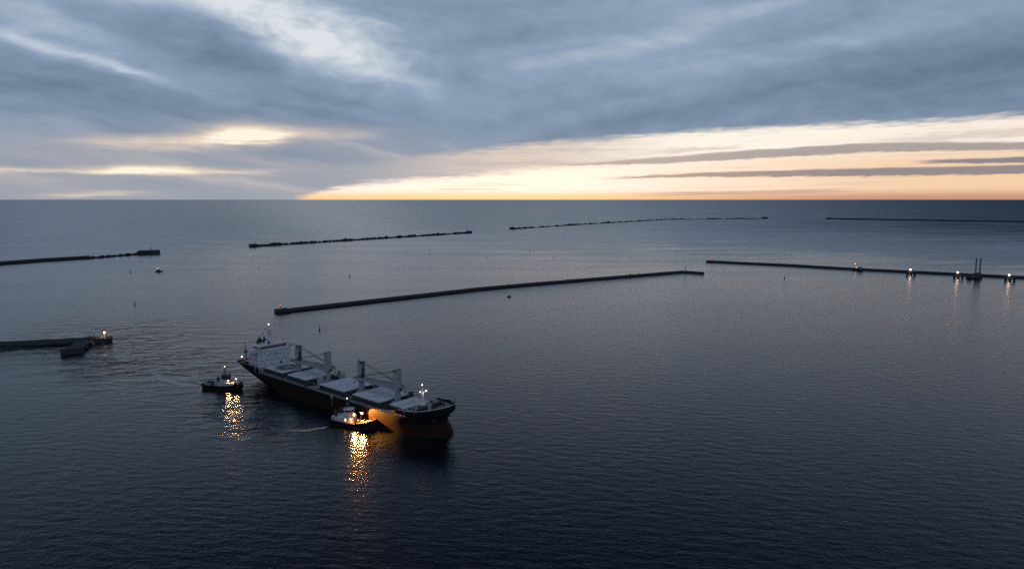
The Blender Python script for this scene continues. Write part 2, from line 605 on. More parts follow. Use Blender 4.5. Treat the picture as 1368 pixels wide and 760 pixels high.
def lampmat(name, rgb, strength):
    m, t = new_mat(name)
    e = t.nodes.new('ShaderNodeEmission')
    e.inputs['Color'].default_value = tuple(rgb) + (1,)
    e.inputs['Strength'].default_value = strength
    o = t.nodes.new('ShaderNodeOutputMaterial')
    t.links.new(e.outputs[0], o.inputs['Surface'])
    return m


def hull_material():
    """black topsides over a dull red boot top, with rust runs"""
    m, t = new_mat("ship_hull_paint")
    tc = t.nodes.new('ShaderNodeTexCoord')
    sp = t.nodes.new('ShaderNodeSeparateXYZ')
    t.links.new(tc.outputs['Object'], sp.inputs[0])
    ox, oy, oz = (X(t, sp.outputs[i]) for i in range(3))
    n1 = noise(t, combine(t, ox * 0.12, oy * 0.12, oz * 0.2), 1.0, 6.0, 0.65)
    runs = noise(t, combine(t, ox * 0.9, oy * 0.9, oz * 0.07), 1.0, 5.0, 0.6)
    n2 = noise(t, tc.outputs['Object'], 0.9, 5.0, 0.65)
    boot = mixc(t, ((n1 - 0.44) * 5.0).sat(), (0.024, 0.0082, 0.0052, 1), (0.009, 0.0052, 0.0042, 1))
    boot = mixc(t, ((runs - 0.55) * 4.0).sat() * 0.5, boot, (0.02, 0.013, 0.009, 1))
    boot = mixc(t, (oz + (n2 - 0.5) * 1.2).step(1.1, 0.2) * 0.7, boot, (0.016, 0.02, 0.014, 1))
    top = mixc(t, ((n1 - 0.5) * 3.0).sat() * 0.6, (0.010, 0.010, 0.011, 1), (0.017, 0.015, 0.014, 1))
    top = mixc(t, ((runs - 0.6) * 5.0).sat() * 0.5, top, (0.03, 0.016, 0.01, 1))
    col = mixc(t, (oz + (n2 - 0.5) * 0.1).step(5.45, 5.55), boot, top)
    seam = ((ox / 9.5)._m('FRACT') - 0.5).abs().step(0.494, 0.499).max(((oz / 2.6)._m('FRACT') - 0.5).abs().step(0.485, 0.497) * 0.6)
    col = mixc(t, seam * 0.6, col, (0.004, 0.0035, 0.003, 1))
    col = mixc(t, ((n2 - 0.52) * 5.0).sat() * 0.45, col, (0.006, 0.005, 0.0045, 1))
    b = t.nodes.new('ShaderNodeBsdfPrincipled')
    t.links.new(col, b.inputs['Base Color'])
    b.inputs['Roughness'].default_value = 0.62
    b.inputs['Specular IOR Level'].default_value = 0.05
    o = t.nodes.new('ShaderNodeOutputMaterial')
    t.links.new(b.outputs[0], o.inputs['Surface'])
    return m


M = dict(
    hull=hull_material(),
    deck=paint("deck_paint", (0.15, 0.16, 0.17), 0.7, 0.3, (0.10, 0.06, 0.045), 0.6, 0.25),
    darkgear=paint("dark_deck_gear", (0.035, 0.037, 0.04), 0.6, 0.3, (0.06, 0.03, 0.02), 0.5, 0.8),
    coaming=paint("coaming_paint", (0.055, 0.06, 0.065), 0.65, 0.25, (0.05, 0.028, 0.02), 0.6, 0.4),
    cover=paint("hatch_cover_paint", (0.46, 0.48, 0.50), 0.6, 0.25, (0.27, 0.27, 0.27), 0.6, 0.3),
    white=paint("white_ship_paint", (0.46, 0.48, 0.50), 0.5, 0.35, (0.33, 0.31, 0.29), 0.5, 0.3, 4.0),
    crane=paint("crane_paint", (0.23, 0.25, 0.26), 0.55, 0.3, (0.14, 0.13, 0.12), 0.5, 0.35, 5.0),
    black=paint("black_paint", (0.012, 0.012, 0.013), 0.5, 0.2, (0.02, 0.018, 0.016), 0.5, 0.5),
    glass=paint("dark_window_glass", (0.008, 0.010, 0.012), 0.12, 0.5, (0.012, 0.014, 0.016), 0.3, 0.6),
    orange=paint("orange_safety_paint", (0.62, 0.12, 0.02), 0.5, 0.4, (0.45, 0.09, 0.02), 0.4, 1.0),
    red=paint("red_trim_paint", (0.45, 0.06, 0.025), 0.55, 0.3, (0.28, 0.05, 0.03), 0.4, 0.8),
    wire=paint("steel_wire", (0.05, 0.052, 0.055), 0.5, 0.3),
    pad=paint("landing_pad_paint", (0.07, 0.085, 0.085), 0.7, 0.2, (0.14, 0.14, 0.14), 0.6, 0.4),
    tughull=paint("tug_hull_paint", (0.014, 0.015, 0.017), 0.55, 0.2, (0.06, 0.02, 0.012), 0.5, 0.5),
    rubber=paint("rubber_fender", (0.012, 0.012, 0.012), 0.9, 0.1),
    tugwhite=paint("tug_white_paint", (0.42, 0.44, 0.46), 0.5, 0.35, (0.22, 0.2, 0.19), 0.7, 0.5, 3.0),
    tuggrey=paint("tug_grey_paint", (0.34, 0.36, 0.38), 0.55, 0.35, (0.22, 0.2, 0.19), 0.5, 0.5, 3.0),
    tugred=paint("tug_red_deck", (0.20, 0.055, 0.03), 0.7, 0.3, (0.10, 0.05, 0.04), 0.6, 0.5),
    concrete=paint("harbour_concrete", (0.042, 0.046, 0.049), 0.9, 0.1, (0.018, 0.021, 0.021), 0.8, 0.12, 2.0, 0.4),
    wetconcrete=paint("weedy_concrete", (0.014, 0.016, 0.016), 0.7, 0.1, (0.008, 0.016, 0.012), 0.7, 0.2),
    stone=paint("armour_stone", (0.026, 0.028, 0.029), 0.9, 0.1, (0.012, 0.014, 0.013), 0.7, 0.25, 1.0, 0.5),
    beacon=paint("beacon_paint", (0.20, 0.21, 0.21), 0.6, 0.3, (0.12, 0.10, 0.09), 0.5, 0.8),
    beacongreen=paint("beacon_dark_paint", (0.04, 0.05, 0.05), 0.6, 0.3),
    buoydark=paint("buoy_dark_paint", (0.02, 0.022, 0.024), 0.6, 0.3),
    buoyred=paint("buoy_red_paint", (0.14, 0.028, 0.02), 0.6, 0.3),
    cloth=paint("dark_workwear", (0.015, 0.017, 0.022), 0.9, 0.1),
    L_tug=lampmat("tug_floodlight", (1.0, 0.52, 0.16), 26.0),
    L_tug_white=lampmat("tug_warm_floodlight", (1.0, 0.70, 0.42), 5.0),
    L_search=lampmat("searchlight_glow", (1.0, 0.62, 0.25), 14.0),
    L_mast=lampmat("masthead_light", (1.0, 0.80, 0.58), 6.0),
    L_white=lampmat("white_deck_light", (0.95, 0.97, 1.0), 7.0),
    L_white2=lampmat("launch_light", (1.0, 0.75, 0.6), 5.0),
    L_pier=lampmat("pier_lamp", (1.0, 0.58, 0.30), 11.0),
    L_pole=lampmat("pier_pole_lamp", (1.0, 0.55, 0.20), 5.0),
    L_red=lampmat("red_beacon_light", (1.0, 0.22, 0.06), 3.0),
)
SEARCH_W = 340000.0
TUG_W, TUG1_W, DOLPHIN_W, MAST_W, PIER_W = 40000.0, 3000.0, 1000.0, 130.0, 9000.0



def glow(name, parent, loc, power, color, radius=0.3, aim=None, cone=140, blend=0.5):
    """the light a lamp throws, set just clear of its lens"""
    d = bpy.data.lights.new(name, 'SPOT' if aim else 'POINT')
    if aim:
        d.spot_size = R(cone)
        d.spot_blend = blend
    d.energy = power
    d.color = color
    d.shadow_soft_size = radius
    l = bpy.data.objects.new(name, d)
    l.location = loc
    l.parent = parent
    if aim:
        l.rotation_euler = Vector(aim).to_track_quat('-Z', 'Y').to_euler()
    COL.objects.link(l)
    return l
# ------------------------------------------------------------------ bulk carrier
# local frame: x forward from the aftmost crane, y to port, z up from the water
SHIP = thing("cargo_ship", "large black and red bulk carrier with four deck cranes and a white bridge under way", "ship", (-135.4, 424.3, 0), R(-40.6))
BH = 14.2
D0, DF, DP = 8.8, 11.9, 10.9         # main deck, forecastle deck, poop deck


def lerp_tab(x, tab):
    if x <= tab[0][0]:
        return tab[0][1]
    for (a, p), (b, q) in zip(tab[:-1], tab[1:]):
        if x <= b:
            k = (x - a) / (b - a)
            return p + (q - p) * k
    return tab[-1][1]


STEM = [(-3, 134.0), (-1, 136.2), (0.3, 136.5), (1.5, 135.9), (3, 134.3), (5, 132.7), (7, 131.9), (9, 132.2), (11, 133.2), (13, 134.6), (16.5, 136.6)]
STERN = [(-3, -27), (0, -34.5), (2, -40.5), (4, -45.2), (6, -49.2), (8, -52.6), (10, -55.2), (12, -56.6)]
TRANS = [(-3, 0.02), (0, 0.04), (2, 0.22), (4, 0.42), (6, 0.58), (8, 0.72), (10, 0.82), (12, 0.86)]
ENTRY = [(-3, 27), (0, 26), (3, 25), (6, 24), (9, 21), (12, 18), (15.6, 16)]
RUN = [(-3, 42), (0, 36), (4, 30), (8, 24), (12, 18)]
BLUNT = [(-3, 2.3), (0, 2.2), (4, 2.0), (8, 2.1), (12, 2.4), (15.6, 2.6)]


def half(x, z):
    """half breadth of the hull"""
    s1, s0 = lerp_tab(z, STEM), lerp_tab(z, STERN)
    e, r = lerp_tab(z, ENTRY), lerp_tab(z, RUN)
    b = 1.0
    if x > s1 - e:
        k = min(1.0, max(0.0, (x - (s1 - e)) / e))
        b = max(0.0, 1 - k ** lerp_tab(z, BLUNT)) ** 0.62
    elif x < s0 + r:
        k = min(1.0, max(0.0, ((s0 + r) - x) / r))
        tr = lerp_tab(z, TRANS)
        b = tr + (1 - tr) * max(0.0, 1 - k ** 1.9)
    return BH * b


def sheer(x):
    if x < -25.5:
        return DP + 0.9
    if x < -22:
        return DP + 0.9 + (x + 25.5) / 3.5 * (D0 + 0.25 - DP - 0.9)
    if x < 108:
        return D0 + 0.25
    if x < 113:
        return D0 + 0.25 + (x - 108) / 5.0 * (DF + 1.0 - D0 - 0.25)
    return DF + 1.0 + ((x - 113) / 23.6) ** 1.6 * 2.9


def make_hull():
    mb = MB()
    N = 120
    levels = [-3, -1.5, 0, 1.2, 2.5, 4, 5.5, 7, 8.2, 'top']

    def row(side):
        rows = []
        for lv in levels:
            r = []
            for i in range(N + 1):
                t = i / N
                t = 0.5 - 0.5 * math.cos(math.pi * (t * 0.86 + 0.07))
                t = (t - (0.5 - 0.5 * math.cos(math.pi * 0.07))) / (math.cos(math.pi * 0.07))
                z = lv
                if lv == 'top':
                    z = sheer(-56.4 + t * (136.6 + 56.4))
                s0, s1 = lerp_tab(z, STERN), lerp_tab(z, STEM)
                x = s0 + (s1 - s0) * t
                if lv == 'top':
                    z = sheer(x)
                r.append((x, side * half(x, z), z))
            rows.append(r)
        return rows
    a, b = row(1), row(-1)
    mb.grid(a)
    mb.grid([r[::-1] for r in b])
    # transom
    mb.grid([[a[k][0], b[k][0]] for k in range(len(levels))])
    # bulwark inner face on forecastle and poop
    for side in (1, -1):
        for x0, x1, z0 in ((112.5, 136.4, DF), (-56.2, -25.5, DP)):
            top, low = [], []
            for i in range(41):
                x = x0 + (x1 - x0) * i / 40
                z = sheer(x)
                h = max(0.0, half(x, z))
                top.append((x, side * h, z))
                low.append((x, side * max(0.0, h - 0.25), z0))
            mb.grid([top, low])
    return mb.build("hull", M['hull'], SHIP, smooth=True)


HULL = make_hull()


def deck_sheet(x0, x1, z, inset=0.2, n=50):
    up = []
    for i in range(n + 1):
        x = x0 + (x1 - x0) * i / n
        up.append((x, max(0.05, half(x, z) - inset)))
    return [(x, -y) for x, y in up] + [(x, y) for x, y in up[::-1]]


mb = MB()
mb.prism(deck_sheet(-25.0, 112.5, D0), D0 - 0.4, D0)
mb.build("main_deck", M['deck'], SHIP)
mb = MB()
mb.prism(deck_sheet(112.5, 133.6, DF, 0.3), DF - 0.3, DF)
mb.box(112.5, 112.8, -half(112.5, 10) + 0.4, half(112.5, 10) - 0.4, D0, DF - 0.303)
mb.build("forecastle_deck", M['deck'], SHIP)
mb = MB()
mb.prism(deck_sheet(-55.4, -25.0, DP, 0.3), DP - 0.3, DP)
mb.box(-25.3, -25.0, -half(-25, 9.5) + 0.4, half(-25, 9.5) - 0.4, D0, DP - 0.303)
mb.build("poop_deck", M['deck'], SHIP)

# white cap rail round the bow and the stern, open rails along the sides
mb = MB()
pts = []
for side in (1, -1):
    line = []
    mb.mark()
    for i in range(41):
        x = 113 + (136.5 - 113) * (i / 40) ** 0.8
        line.append((x, side * half(x, sheer(x)), sheer(x) + 0.05))
    mb.path(line, 0.16, 5)
mb.build_each("bow_cap_rail", M['white'], SHIP)

mb = MB()
for side in (1, -1):
    mb.mark()
    for zz in (0.55, 1.05):
        mb.path([(x, side * (half(x, D0) - 0.15), D0 + zz + 0.1) for x in range(-22, 109, 5)], 0.045, 4)
    for x in range(-22, 109, 2):
        mb.tube((x, side * (half(x, D0) - 0.15), D0), (x, side * (half(x, D0) - 0.15), D0 + 1.15), 0.045, n=4)
    mb.mark()
    for zz in (0.5, 1.0):
        mb.path([(x, side * (half(x, DP) - 0.3), DP + 0.9 + zz) for x in range(-55, -25, 3)], 0.045, 4)
    for x in range(-55, -25, 2):
        mb.tube((x, side * (half(x, DP) - 0.3), DP), (x, side * (half(x, DP) - 0.3), DP + 1.95), 0.05, n=4)
mb.build_each("side_rail", M['wire'], SHIP)

# hatches: coaming with brackets, folding covers in four panels
HATCH = [(-24.2, -3.2, 9.6), (3.2, 23.2, 9.8), (37.6, 61.2, 9.8), (69.4, 93.0, 9.8), (99.8, 112.0, 8.4)]
for hi, (x0, x1, w) in enumerate(HATCH):
    zc = D0 + 2.5
    cv = MB()
    L = (x1 - x0) / 4.0
    for k in range(4):
        g = 1.2 if k == 2 else 0.45
        cv.box(x0 + L * k + (g if k else 0), x0 + L * (k + 1), -w - 0.3, w + 0.3, zc + 0.06, zc + 0.62)
        cv.box(x0 + L * k + L * 0.48, x0 + L * k + L * 0.52, -w, w, zc + 0.623, zc + 0.72)
        for j in range(-3, 4):
            cv.box(x0 + L * k + 0.5, x0 + L * (k + 1) - 0.3, j * w / 3.4 - 0.06, j * w / 3.4 + 0.06, zc + 0.623, zc + 0.70)
    cover = cv.build("hatch_cover", M['cover'], SHIP)
    mb = MB()
    mb.box(x0 + 0.15, x1 - 0.15, -w, w, D0 + 0.003, zc)
    mb.box(x0 - 0.25, x1 + 0.25, -w - 0.55, w + 0.55, zc - 0.5, zc - 0.3)
    n = int((x1 - x0) / 1.3)
    for i in range(n + 1):
        x = x0 + 0.3 + (x1 - x0 - 0.6) * i / n
        for side in (1, -1):
            mb.box(x - 0.09, x + 0.09, *sorted((side * w, side * (w + 0.75))), D0 + 0.003, zc - 0.55, taper=1.0)
    for i in range(13):
        y = -w + 0.3 + (2 * w - 0.6) * i / 12
        mb.box(x0 - 0.35, x0 + 0.16, y - 0.09, y + 0.09, D0 + 0.003, zc - 0.55)
        mb.box(x1 - 0.16, x1 + 0.35, y - 0.09, y + 0.09, D0 + 0.003, zc - 0.55)
    # side pipes and a cable tray
    for side in (1, -1):
        mb.tube((x0 - 2, side * (w + 1.1), D0 + 0.5), (x1 + 2, side * (w + 1.1), D0 + 0.5), 0.13, n=6)
        mb.tube((x0 - 2, side * (w + 1.45), D0 + 0.35), (x1 + 2, side * (w + 1.45), D0 + 0.35), 0.10, n=6)
    mb.build("coaming", M['coaming'], cover)

# landing circle painted on the cover next to the bridge
zc = D0 + 2.5 + 0.74
mb = MB()
mb.lathe((-13.2, 0.0, zc), [(8.1, 0.0), (8.1, 0.012)], 48)
pad = mb.build("landing_circle", M['pad'], SHIP)
mb = MB()
ring_o = [(-13.2 + 7.4 * math.cos(a * math.pi / 24), 7.4 * math.sin(a * math.pi / 24), zc + 0.02) for a in range(49)]
ring_i = [(-13.2 + 6.9 * math.cos(a * math.pi / 24), 6.9 * math.sin(a * math.pi / 24), zc + 0.02) for a in range(49)]
mb.grid([ring_o, ring_i])
mb.box(-15.8, -10.6, -1.9, -1.2, zc + 0.02, zc + 0.03)
mb.box(-15.8, -10.6, 1.2, 1.9, zc + 0.02, zc + 0.03)
mb.box(-13.6, -12.8, -1.2, 1.2, zc + 0.02, zc + 0.03)
mb.build("circle_marking", M['white'], pad)


# deck cranes
def make_crane(x, direction, slew):
    """pedestal, slewing house, jib lying level along the ship, wires"""
    mb = MB()
    mb.box(x - 2.3, x + 2.3, -2.6, 2.6, D0 + 0.003, D0 + 2.2)
    mb.tube((x, 0, D0 + 2.2), (x, 0, 17.0), 1.55, 1.5, n=14)
    mb.tube((x, 0, 16.2), (x, 0, 17.0), 1.95, 2.05, n=16)
    c = mb.build("deck_crane", M['crane'], SHIP, smooth=True)
    mb = MB()
    a = R(slew) + (0 if direction > 0 else math.pi)
    ca, sa = math.cos(a), math.sin(a)

    def P(u, v, z):
        return (x + u * ca - v * sa, u * sa + v * ca, z)

    def obox(m, u0, u1, v0, v1, z0, z1):
        vs_ = [P(u, v, z) for z in (z0, z1) for u, v in ((u0, v0), (u1, v0), (u1, v1), (u0, v1))]
        m.add(vs_, [(3, 2, 1, 0), (4, 5, 6, 7), (0, 1, 5, 4), (1, 2, 6, 5), (2, 3, 7, 6), (3, 0, 4, 7)])
    obox(mb, -1.5, 0.4, -1.6, 1.6, 17.15, 27.6)
    obox(mb, 0.4, 1.4, -1.6, -0.95, 17.15, 26.8)
    obox(mb, 0.4, 1.4, 0.95, 1.6, 17.15, 26.8)
    obox(mb, -2.0, 1.9, -2.05, 2.05, 17.0, 17.15)
    obox(mb, -1.5, -0.6, -1.5, 1.5, 27.6, 28.1)
    mb.build("crane_house", M['crane'], c)
    mb = MB()
    obox(mb, 0.404, 1.1, -0.94, 0.94, 19.0, 24.0)
    mb.tube(P(1.2, -1.6, 27.6), P(1.2, 1.6, 27.6), 0.5, n=10)
    mb.build("winch_gear", M['darkgear'], c)
    mb = MB()
    mb.tube(P(-0.8, -0.9, 28.1), P(-0.8, -0.9, 28.9), 0.4, n=8)
    mb.build("roof_vent", M['darkgear'], c)
    mb = MB()
    obox(mb, -2.9, -2.003, -1.2, 1.2, 17.0, 17.2)
    obox(mb, -2.9, -2.8, -1.2, 1.2, 17.2, 18.1)
    mb.build("crane_platform", M['darkgear'], c)
    mb = MB()
    obox(mb, 1.405, 2.6, -1.6, -0.4, 18.6, 20.9)
    mb.build("operator_cab", M['glass'], c)
    # jib: two girders drawing together, with ties
    mb = MB()
    J = 35.0
    z0, z1 = 17.9, 18.6
    for v in (-1, 1):
        mb.beam(P(1.9, v * 1.9, z0), P(J * 0.55, v * 1.55, (z0 + z1) / 2 + 0.25), 0.75, 1.35)
        mb.beam(P(J * 0.55, v * 1.55, (z0 + z1) / 2 + 0.25), P(J, v * 0.75, z1), 0.65, 1.1)
    for k in range(11):
        u = 3.5 + k * (J - 4.5) / 10
        q = 1.9 - (u / J) * 1.1
        mb.beam(P(u, -q, z0 + 0.35 * u / J + 0.15), P(u, q, z0 + 0.35 * u / J + 0.15), 0.3, 0.4)
        if k < 10:
            u2 = u + (J - 4.5) / 10
            mb.beam(P(u, -q, z0 + 0.35 * u / J + 0.15), P(u2, q, z0 + 0.35 * u2 / J + 0.15), 0.2, 0.25)
    mb.tube(P(J - 0.3, -0.9, z1), P(J - 0.3, 0.9, z1), 0.65, n=10)
    mb.build("jib", M['crane'], c)
    mb = MB()
    for v in (-0.7, 0.7):
        mb.tube(P(1.2, v, 27.7), P(J - 0.8, v * 0.8, z1 + 0.5), 0.11, n=5)
        mb.tube(P(0.9, v * 0.5, 27.0), P(J - 2.2, v * 0.5, z1 + 0.5), 0.09, n=5)
    mb.tube(P(J - 0.3, 0.2, z1 - 0.6), P(J - 0.3, 0.2, z1 - 2.4), 0.07, n=5)
    mb.ball(P(J - 0.3, 0.2, z1 - 2.8), 0.5, 8, 4)
    mb.build("hoist_wire", M['wire'], c)
    return c


make_crane(0.0, 1, 4.5)
make_crane(31.6, -1, 4.5)
make_crane(64.6, 1, 4.5)
make_crane(96.3, -1, 4.5)

# vent houses beside the second crane, winches and lockers on the cross decks
for y in (-7.6, 7.6):
    mb = MB()
    mb.box(33.6, 36.2, y - 1.5, y + 1.5, D0 + 0.003, 14.6)
    mb.box(33.5, 36.3, y - 1.6, y + 1.6, 14.6, 14.8)
    for k in range(5):
        mb.box(33.55, 33.6, y - 1.2, y + 1.2, 13.0 + k * 0.28, 13.14 + k * 0.28)
    mb.build("vent_house", M['crane'], SHIP)
rnd = random.Random(3)
for x0, x1 in ((-3, 3), (23.6, 30), (61.6, 69), (93.4, 99.4)):
    for k in range(16):
        mb = MB()
        x, y = rnd.uniform(x0 + 0.8, x1 - 0.8), rnd.choice((-1, 1)) * rnd.uniform(3.2, 12.0)
        h = rnd.uniform(0.8, 2.3)
        if k % 3 == 0:
            mb.tube((x, y, D0), (x, y, D0 + h), 0.3, n=8)
            mb.lathe((x, y, D0 + h), [(0.55, -0.1), (0.6, 0.15), (0.25, 0.4)], 10)
        elif k % 3 == 1:
            mb.box(x - 0.7, x + 0.7, y - 0.5, y + 0.5, D0, D0 + h)
        else:
            mb.tube((x, y - 0.9, D0 + 0.8), (x, y + 0.9, D0 + 0.8), 0.55, n=10)
            mb.box(x - 0.5, x + 0.5, y - 1.1, y - 0.9, D0, D0 + 1.3)
            mb.box(x - 0.5, x + 0.5, y + 0.9, y + 1.1, D0, D0 + 1.3)
        mb.build(("deck_vent", "deck_locker", "deck_winch")[k % 3], M['darkgear'], SHIP)

# bridge house
FX, AX, BW = -27.0, -39.5, 11.4
TOP = 21.3
mb = MB()
mb.box(AX, FX, -BW, BW, DP + 0.003, TOP)
mb.box(FX, FX + 0.02, -BW, BW, D0 + 0.01, DP)
HOUSE = mb.build("bridge_house", M['white'], SHIP)
mb = MB()
mb.box(-45.5, AX - 0.003, -8.0, 8.0, DP + 0.003, 17.5)
mb.box(-48.5, -45.503, -6.0, 6.0, DP + 0.003, 14.2)
casing = mb.build("engine_casing", M['white'], SHIP)
# deck edges on the sides and aft
mb = MB()
for z in (13.6, 16.3, 19.0):
    for side in (1, -1):
        mb.mark()
        mb.box(AX - 1.4, FX + 0.35, *sorted((side * (BW + 0.004), side * (BW + 1.1))), z - 0.12, z)
        for zz in (0.5, 1.0):
            mb.tube((AX - 1.4, side * (BW + 1.05), z + zz), (FX + 0.3, side * (BW + 1.05), z + zz), 0.05, n=4)
        for k in range(8):
            x = AX - 1.3 + k * 2.0
            mb.tube((x, side * (BW + 1.05), z), (x, side * (BW + 1.05), z + 1.0), 0.05, n=4)
mb.build_each("side_gallery", M['white'], HOUSE)


def front_window(y, z, w=0.62, h=0.8):
    mb = MB()
    mb.box(FX + 0.004, FX + 0.07, y - w / 2 - 0.09, y + w / 2 + 0.09, z - h / 2 - 0.09, z + h / 2 + 0.09)
    fr = mb.build("window", M['white'], HOUSE)
    mb = MB()
    mb.box(FX + 0.072, FX + 0.09, y - w / 2, y + w / 2, z - h / 2, z + h / 2)
    mb.build("pane", M['glass'], fr)


for y in (-9.8, -6.8, -2.6, 0.6, 5.9, 9.0):
    front_window(y, 19.6)
for y in (-9.6, -5.4, 6.8, 9.9):
    front_window(y, 16.9)
for y in (-9.9, -8.0, -5.6, -3.9, -2.0, -0.2, 1.7, 3.5, 5.4, 8.2):
    front_window(y, 14.9)
for y in (-7.2, -2.2):
    front_window(y, 12.8)
for y in (4.5,):
    front_window(y, 12.2, 1.1, 1.9)
for z in (14.9, 17.6, 19.6):
    for x in (-29.5, -32.5, -36.5):
        mb = MB()
        mb.box(x - 0.45, x + 0.45, -BW - 0.06, -BW - 0.003, z - 0.4, z + 0.4)
        mb.build("window", M['glass'], HOUSE)


def text_mesh(name, body, size, mat, parent, place):
    cu = bpy.data.curves.new(name, 'FONT')
    cu.body = body
    cu.size = size
    cu.align_x = 'CENTER'
    cu.align_y = 'CENTER'
    cu.resolution_u = 3
    tmp = bpy.data.objects.new(name, cu)
    COL.objects.link(tmp)
    dg = bpy.context.evaluated_depsgraph_get()
    me = bpy.data.meshes.new_from_object(tmp.evaluated_get(dg))
    bpy.data.objects.remove(tmp)
    bpy.data.curves.remove(cu)
    for v in me.vertices:
        v.co = place(v.co.x, v.co.y)
    me.materials.clear()
    me.materials.append(mat)
    o = bpy.data.objects.new(name, me)
    COL.objects.link(o)
    o.parent = parent
    return o


text_mesh("safety_lettering", "NO SMOKING", 1.75, M['black'], HOUSE, lambda u, v: Vector((FX + 0.03, u * 0.95, 18.2 + v)))
text_mesh("safety_lettering", "SAFETY FIRST", 0.85, M['black'], HOUSE, lambda u, v: Vector((FX + 0.03, u * 1.0, 16.7 + v)))

# navigation bridge: wings, wheelhouse with its band of windows, roof with red edge
mb = MB()
mb.box(-34.0, FX + 0.5, -14.9, 14.9, TOP + 0.003, TOP + 0.3)
mb.box(FX + 0.25, FX + 0.5, -14.9, -9.7, TOP + 0.3, TOP + 1.35)
mb.box(FX + 0.25, FX + 0.5, 9.7, 14.9, TOP + 0.3, TOP + 1.35)
for s in (-1, 1):
    mb.box(-34.0, FX + 0.248, *sorted((s * 14.65, s * 14.9)), TOP + 0.3, TOP + 1.35)
mb.build("bridge_wing", M['white'], HOUSE)
mb = MB()
mb.box(-37.0, FX - 0.8, -9.6, 9.6, TOP + 0.303, TOP + 2.9)
WH = mb.build("wheelhouse", M['white'], HOUSE)
mb = MB()
for k in range(13):
    y = -8.8 + k * 17.6 / 12
    mb.box(FX - 0.797, FX - 0.74, y - 0.62, y + 0.62, TOP + 1.25, TOP + 2.45)
for s in (-1, 1):
    for k in range(3):
        x = -35.0 + k * 2.6
        mb.box(x - 0.9, x + 0.9, *sorted((s * 9.603, s * 9.65)), TOP + 1.25, TOP + 2.45)
mb.build("window_band", M['glass'], HOUSE)
mb = MB()
mb.box(-37.4, FX - 0.25, -10.0, 10.0, TOP + 2.903, TOP + 3.15)
mb.build("wheelhouse_roof", M['white'], HOUSE)
mb = MB()
mb.box(FX - 0.247, FX - 0.15, -10.0, 10.0, TOP + 2.86, TOP + 3.25)
for s in (-1, 1):
    mb.box(FX + 0.503, FX + 0.56, *sorted((s * 10.6, s * 14.3)), TOP + 1.0, TOP + 1.45)
mb.build("red_edge_trim", M['red'], HOUSE)
RZ = TOP + 3.15
mb = MB()
for y0, y1 in ((-9.8, 9.8),):
    for zz in (0.5, 1.0):
        mb.tube((FX - 0.4, y0, RZ + zz), (FX - 0.4, y1, RZ + zz), 0.05, n=4)
        mb.tube((-37.2, y0, RZ + zz), (-37.2, y1, RZ + zz), 0.05, n=4)
    for k in range(11):
        y = y0 + (y1 - y0) * k / 10
        mb.tube((FX - 0.4, y, RZ), (FX - 0.4, y, RZ + 1.0), 0.05, n=4)
mb.build("roof_rail", M['white'], HOUSE)

# radar mast on the roof
mb = MB()
mb.box(-34.6, -31.4, -2.2, 2.2, RZ + 0.003, RZ + 2.2)
mb.box(-33.9, -32.1, -0.95, 0.95, RZ + 2.2, RZ + 9.6, taper=0.66)
mb.box(-34.4, -30.6, -1.9, 1.9, RZ + 8.4, RZ + 8.6)
mb.box(-33.4, -32.6, -2.6, 2.6, RZ + 9.8, RZ + 10.0)
mb.tube((-33.0, 0, RZ + 9.6), (-33.0, 0, RZ + 13.0), 0.26, 0.14, n=8)
mb.tube((-33.0, -1.6, RZ + 10.0), (-33.0, -1.6, RZ + 11.0), 0.1, n=6)
MAST = mb.build("radar_mast", M['white'], HOUSE)
mb = MB()
mb.box(-31.3, -31.0, -1.7, 1.7, RZ + 8.95, RZ + 9.25, rz=0.5)
mb.tube((-31.15, 0, RZ + 8.6), (-31.15, 0, RZ + 9.0), 0.2, n=8)
mb.box(-33.2, -32.9, -3.4, -0.6, RZ + 10.3, RZ + 10.55, rz=0.3)
mb.box(-34.2, -33.7, -3.6, -2.9, RZ + 7.0, RZ + 7.7)
mb.build("radar_scanner", M['darkgear'], HOUSE)
mb = MB()
mb.ball((-32.75, 0, RZ + 13.1), 0.36, 10, 6)
mb.build("masthead_light", M['L_mast'], HOUSE)
mb = MB()
mb.box(-31.39, -31.3, -2.0, -0.6, RZ + 0.2, RZ + 2.0)
mb.build("mast_house_door", M['black'], HOUSE)
mb = MB()
for x, y, h in ((-29.5, 5.5, 1.6), (-30.5, -6.5, 1.3), (-35.5, 6.5, 2.4), (-36.0, -7.6, 2.6)):
    mb.mark()
    mb.tube((x, y, RZ), (x, y, RZ + h), 0.12, n=6)
    mb.ball((x, y, RZ + h + 0.4), 0.5, 10, 6)
mb.build_each("antenna_dome", M['white'], HOUSE)
mb = MB()
for x, y, h in ((-28.4, 7.6, 2.9), (-36.8, -4.4, 5.0), (-36.6, 4.0, 6.0), (-29.0, -8.8, 2.2)):
    mb.mark()
    mb.tube((x, y, RZ), (x, y, RZ + h), 0.07, n=5)
    mb.box(x - 0.3, x + 0.3, y - 0.4, y + 0.4, RZ + h - 0.3, RZ + h + 0.2)
mb.build_each("whip_antenna", M['darkgear'], HOUSE)

